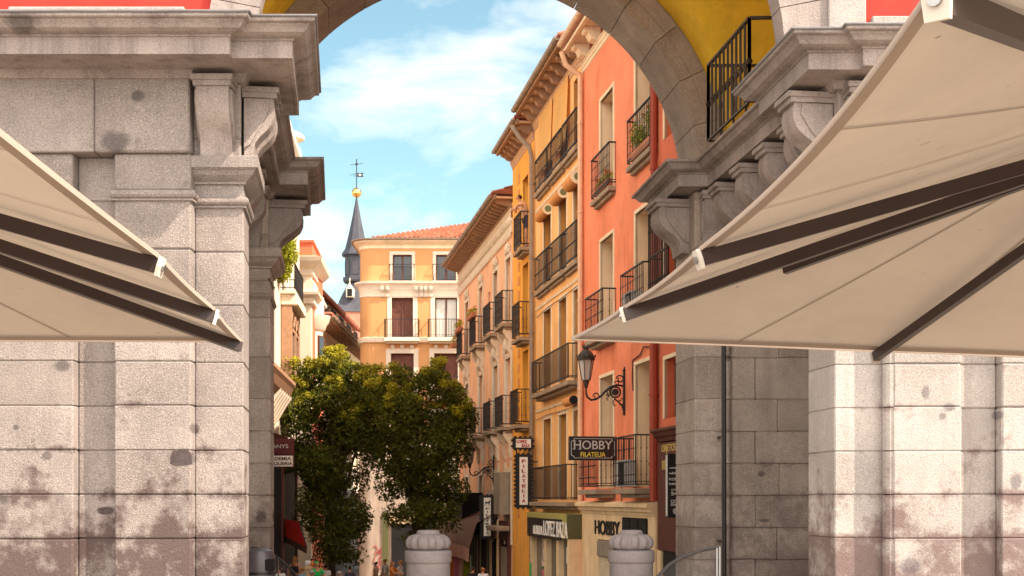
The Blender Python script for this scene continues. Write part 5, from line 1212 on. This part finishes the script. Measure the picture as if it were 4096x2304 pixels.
m = MB(); m.cbox(-.14, .06, -.08, .08, .002, .17, .04); m.build('bag_body', 'cloth_white', t); m = MB(); m.cbox(.061, .16, -.07, .07, .002, .13, .03); m.build('bag_pocket', 'cloth_orange', t)
for D, lb, mt in ((31.4,.0,0),):
    pass
def ac(label, D, z, out):
    t = thing('air_conditioner', label, 'air conditioner', onwall(D,out,z), math.atan2(.9848,-.1737), 'air conditioning units on the balconies')
    m = MB(); m.cbox(-.4, .4, -.14, .14, 0, .62, .015); m.build('casing', 'sign_grey', t)
    m = MB(); m.box(-.36, .1, .141, .15, .04, .58); g_ = m.build('fan_grille', 'dark', t); m = MB()
    for k in range(5): m.tube([(-.13+.04*(k+1)*math.cos(a),.153,.31+.04*(k+1)*math.sin(a)) for a in [i*math.pi/8 for i in range(17)]], .006, 4)
    m.build('fan_ring', 'steel', g_); return t
ac('air conditioner with dark fan on the middle near balcony of the salmon house', 29.6, 5.72, .18); ac('air conditioner with dark fan on the lowest near balcony of the salmon house', 29.9, 1.92, .25)

# ------------------------------------------------------------------ people
def skin_mesh(name, joints, edges, mat, parent, root=0, sub=1):
    me = bpy.data.meshes.new(name+'_raw'); me.from_pydata([j[0] for j in joints], edges, []); ob = bpy.data.objects.new('tmp_skin', me); COL.objects.link(ob)
    md = ob.modifiers.new('Skin', 'SKIN'); md.branch_smoothing = .3
    for i, j in enumerate(joints):
        sv = me.skin_vertices[0].data[i]; sv.radius = (j[1], j[1]) if not isinstance(j[1], tuple) else j[1]; sv.use_root = (i == root)
    ss = ob.modifiers.new('Sub', 'SUBSURF'); ss.levels = sub; ss.render_levels = sub
    dg = bpy.context.evaluated_depsgraph_get(); e = ob.evaluated_get(dg); tm = e.to_mesh(); m = MB(); m.add([v.co.copy() for v in tm.vertices], [tuple(p.vertices) for p in tm.polygons]); e.to_mesh_clear()
    bpy.data.objects.remove(ob); bpy.data.meshes.remove(me)
    return m.build(name, mat, parent, smooth=2)
def person(label, P, rz, H=1.7, top='cloth_white', bottom='cloth_navy', hair='hair_dark', long=False, lean=0., armL=None, armR=None, shorts=False, sleeve=True, walk=0., dress=False, headturn=0., bag=False):
    t = thing('person', label, 'person', P, rz); k = H/1.72; V = Vector
    def up(x, y, z):                              # lean the upper body forward from the hips
        dz = z-.95; return V((x+dz*math.sin(lean), y, .95+dz*math.cos(lean)))*k
    Lm = V
    J = []; E = []
    def add(p, r, par=None): J.append((p, r*k)); i = len(J)-1; (E.append((par, i)) if par is not None else None); return i
    pel = add(up(0,0,.97), .125); wa = add(up(.0,0,1.12), .115, pel); che = add(up(.01,0,1.30), .135, wa); nb = add(up(-.01,0,1.45), .075, che); nk = add(up(.0,0,1.52), .052, nb)
    hd = add(up(.03,0,1.60), .085, nk); ht = add(up(.02,0,1.68), .080, hd); nose = add(up(.102,0,1.59), .013, hd)
    sh = {}
    for sg, arm in ((1, armL), (-1, armR)):
        s_ = add(up(-.01,sg*.165,1.41), .062, che)
        if arm is None: el = up(-.03,sg*.22,1.14); wr = up(.06,sg*.235,.92)
        else: el = V(arm[0])*k; wr = V(arm[1])*k
        a = add(el, .043, s_); b = add(wr, .029, a); d = (wr-el).normalized(); hp_ = add(wr+d*.05*k, .034, b); sh[sg] = (J[s_][0], el, wr)
        sd_ = d.orthogonal().normalized(); o2 = d.cross(sd_)
        for q in range(4):
            base = wr+d*.085*k+sd_*(q-1.5)*.02*k; i1 = add(base, .009, hp_); i2 = add(base+d*(.035+.006*(1-abs(q-1.5)))*k+o2*.012*k, .008, i1); add(base+d*.06*k+o2*.032*k, .007, i2)
        th = add(wr+d*.05*k+sd_*.045*k, .010, hp_); add(wr+d*.085*k+sd_*.06*k+o2*.015*k, .009, th)
    legs = {}
    for sg in (1, -1):
        w_ = walk*sg; h_ = add(V((0,sg*.085,.90))*k, .092, pel); kn = V((.04+w_*.22,sg*.095,.50))*k; an = V((-.02+w_*.30-(.1 if w_ < 0 else 0),sg*.10,.085+(.05 if w_ < 0 else 0)))*k
        kk_ = add(kn, .058, h_); aa = add(an, .04, kk_); add(an+V((.15,sg*.01,-.045))*k, .032, aa); legs[sg] = (J[h_][0], kn, an)
    body = skin_mesh('body', J, E, 'skin', t)
    e = MB()
    for sg in (1, -1): e.lathe(up(.098,sg*.032,1.615), [(.002,-.008),(.010,0),(.002,.008)], 6)
    e.build('eyes', 'sign_ink', body)
    e = MB(); e.lathe(up(.104,0,1.555), [(.004,-.006),(.016,0),(.004,.006)], 6); e.build('mouth', 'flower_red', body)
    e = MB()
    for sg in (1, -1): e.lathe(up(.02,sg*.088,1.60), [(.004,-.028),(.014,0),(.004,.03)], 6)
    e.build('ears', 'skin', body)
    # clothes: skinned shells that follow the body
    j = [(up(0,0,.94), .142*k), (up(0,0,1.12), .132*k), (up(.01,0,1.30), .155*k), (up(-.01,0,1.43), .10*k)]; ed = [(0,1),(1,2),(2,3)]
    for sg in (1, -1):
        s_, el, wr = sh[sg]; j.append((s_, .078*k)); ed.append((2, len(j)-1))
        if sleeve: j.append((s_.lerp(el, .75), .062*k)); ed.append((len(j)-2, len(j)-1))
    skin_mesh('dress' if dress else 'shirt', j, ed, top, t)
    if dress:
        m = MB(); m.lathe((0,0,0), [(.17*k,.45*k),(.20*k,.46*k),(.165*k,.95*k),(.145*k,1.05*k),(.02,1.06*k)], 14); m.build('skirt', top, t, smooth=1)
    else:
        j = [(up(0,0,.98), .145*k)]; ed = []
        for sg in (1, -1):
            h_, kn, an = legs[sg]; j.append((h_, .112*k)); ed.append((0, len(j)-1)); j.append((h_.lerp(kn, .85 if shorts else 1.), .082*k)); ed.append((len(j)-2, len(j)-1))
            if not shorts: j.append((an+Vector((0,0,.02)), .058*k)); ed.append((len(j)-2, len(j)-1))
        skin_mesh('shorts' if shorts else 'trousers', j, ed, bottom, t)
    j = [(up(-.005,0,1.70), .088*k), (up(-.035,0,1.64), .092*k), (up(-.055,0,1.56), .075*k)]; ed = [(0,1),(1,2)]
    if long: j += [(up(-.075,0,1.46), .08*k), (up(-.09,.0,1.34), .055*k)]; ed += [(2,3),(3,4)]
    skin_mesh('hair', j, ed, hair, t)
    if bag:
        m = MB(); m.bar(up(.13,.10,1.38), up(.16,-.14,1.0), .03, .012); m.bar(up(-.13,.10,1.38), up(-.14,-.14,1.0), .03, .012); m.bar(up(-.13,.10,1.38), up(.13,.10,1.40), .03, .012); m.build('strap', 'cloth_black', t)
    return t
def gz(y): return 0 if y < 17 else (-2*(y-17)/21 if y < 38 else (-2-.6*(y-38)/22 if y < 60 else -2.6))
def put(u, v, D, **k):
    H = ZD(v, D)-gz(D); return dict(P=(XD(u,D), D, gz(D)), H=min(1.85, max(1.45, H)), **k)
person('man in a pale T-shirt and dark shorts leaning over the top iron balcony', onwall(43.15,.02,9.97), math.atan2(-.1737,-.9848)+.05, 1.83, 'cloth_peach', 'cloth_navy', 'hair_dark', lean=.42, armL=((.42,.34,1.22),(.40,.16,1.14)), armR=((.42,-.36,1.24),(.36,-.62,1.16)), shorts=True)
person('woman with long fair hair in a black top walking under the left tree', rz=math.radians(70), **put(742,1398,48.5), top='cloth_black', bottom='cloth_black', hair='hair_fair', long=True, sleeve=False, walk=.6)
person('person in a green top and green cap behind the square street post', rz=math.radians(-60), **put(797,1411,45), top='cloth_green', bottom='cloth_blue', hair='cloth_green', armL=((.16,.26,1.15),(.34,.2,1.05)), armR=((.14,-.28,1.15),(.34,-.22,1.05)))
person('dark-haired man in a white shirt with a black shoulder strap, seen from behind', rz=math.radians(95), **put(701,1423,42), top='cloth_white', bottom='cloth_navy', hair='hair_dark', bag=True)
person('person with grey curly hair in front of the square street post', rz=math.radians(80), **put(785,1433,38), top='cloth_peach', bottom='cloth_navy', hair='hair_grey')
person('person with pale grey hair in dark clothes at the foot of the left tree', rz=math.radians(100), **put(853,1435,38), top='cloth_black', bottom='cloth_black', hair='hair_grey')
person('person in a white shirt and pink sleeve before the graffiti wall', rz=math.radians(150), **put(968,1405,54), top='cloth_white', bottom='cloth_white', hair='hair_fair', long=False)
person('woman in a bright orange dress beside the graffiti wall', rz=math.radians(-20), **put(988,1411,50), top='cloth_orange', bottom='cloth_orange', hair='hair_fair', long=True, dress=True, armL=((.18,.24,1.2),(.4,.1,1.2)), armR=((.18,-.24,1.2),(.4,-.1,1.2)))
person('person in a white top and blue jeans facing the woman in orange', rz=math.radians(170), **put(1007,1408,50.6), top='cloth_white', bottom='cloth_blue', hair='hair_fair', armL=((.2,.22,1.2),(.36,.05,1.25)))
person('dark-haired person at the right edge of the clothes shop', rz=math.radians(90), **put(1190,1440,47), top='cloth_black', bottom='cloth_black', hair='hair_dark')
for (u, v, D, rz, top, bot, hr, lb) in ((722,1428,52,.5,'cloth_pink','cloth_navy','hair_dark','person in a pink top at the far left under the red awning'),(760,1431,46,2.6,'cloth_blue','cloth_black','hair_fair','person in a blue top between the woman in black and the stone post'),
    (820,1433,50,1.2,'cloth_white','cloth_blue','hair_dark','person in white and jeans to the right of the person in green'),(880,1436,48,2.,'cloth_navy','cloth_navy','hair_dark','dark-haired person in navy between the two trees'),(945,1436,56,2.8,'cloth_peach','cloth_black','hair_dark','person in a peach shirt low before the graffiti wall'),
    (1215,1438,46,1.3,'cloth_white','cloth_navy','hair_fair','fair-haired person in a white top beside the vertical animal sign shop')):
    person(lb, rz=rz, **put(u, v, D), top=top, bottom=bot, hair=hr, walk=.4)
#@@PART6
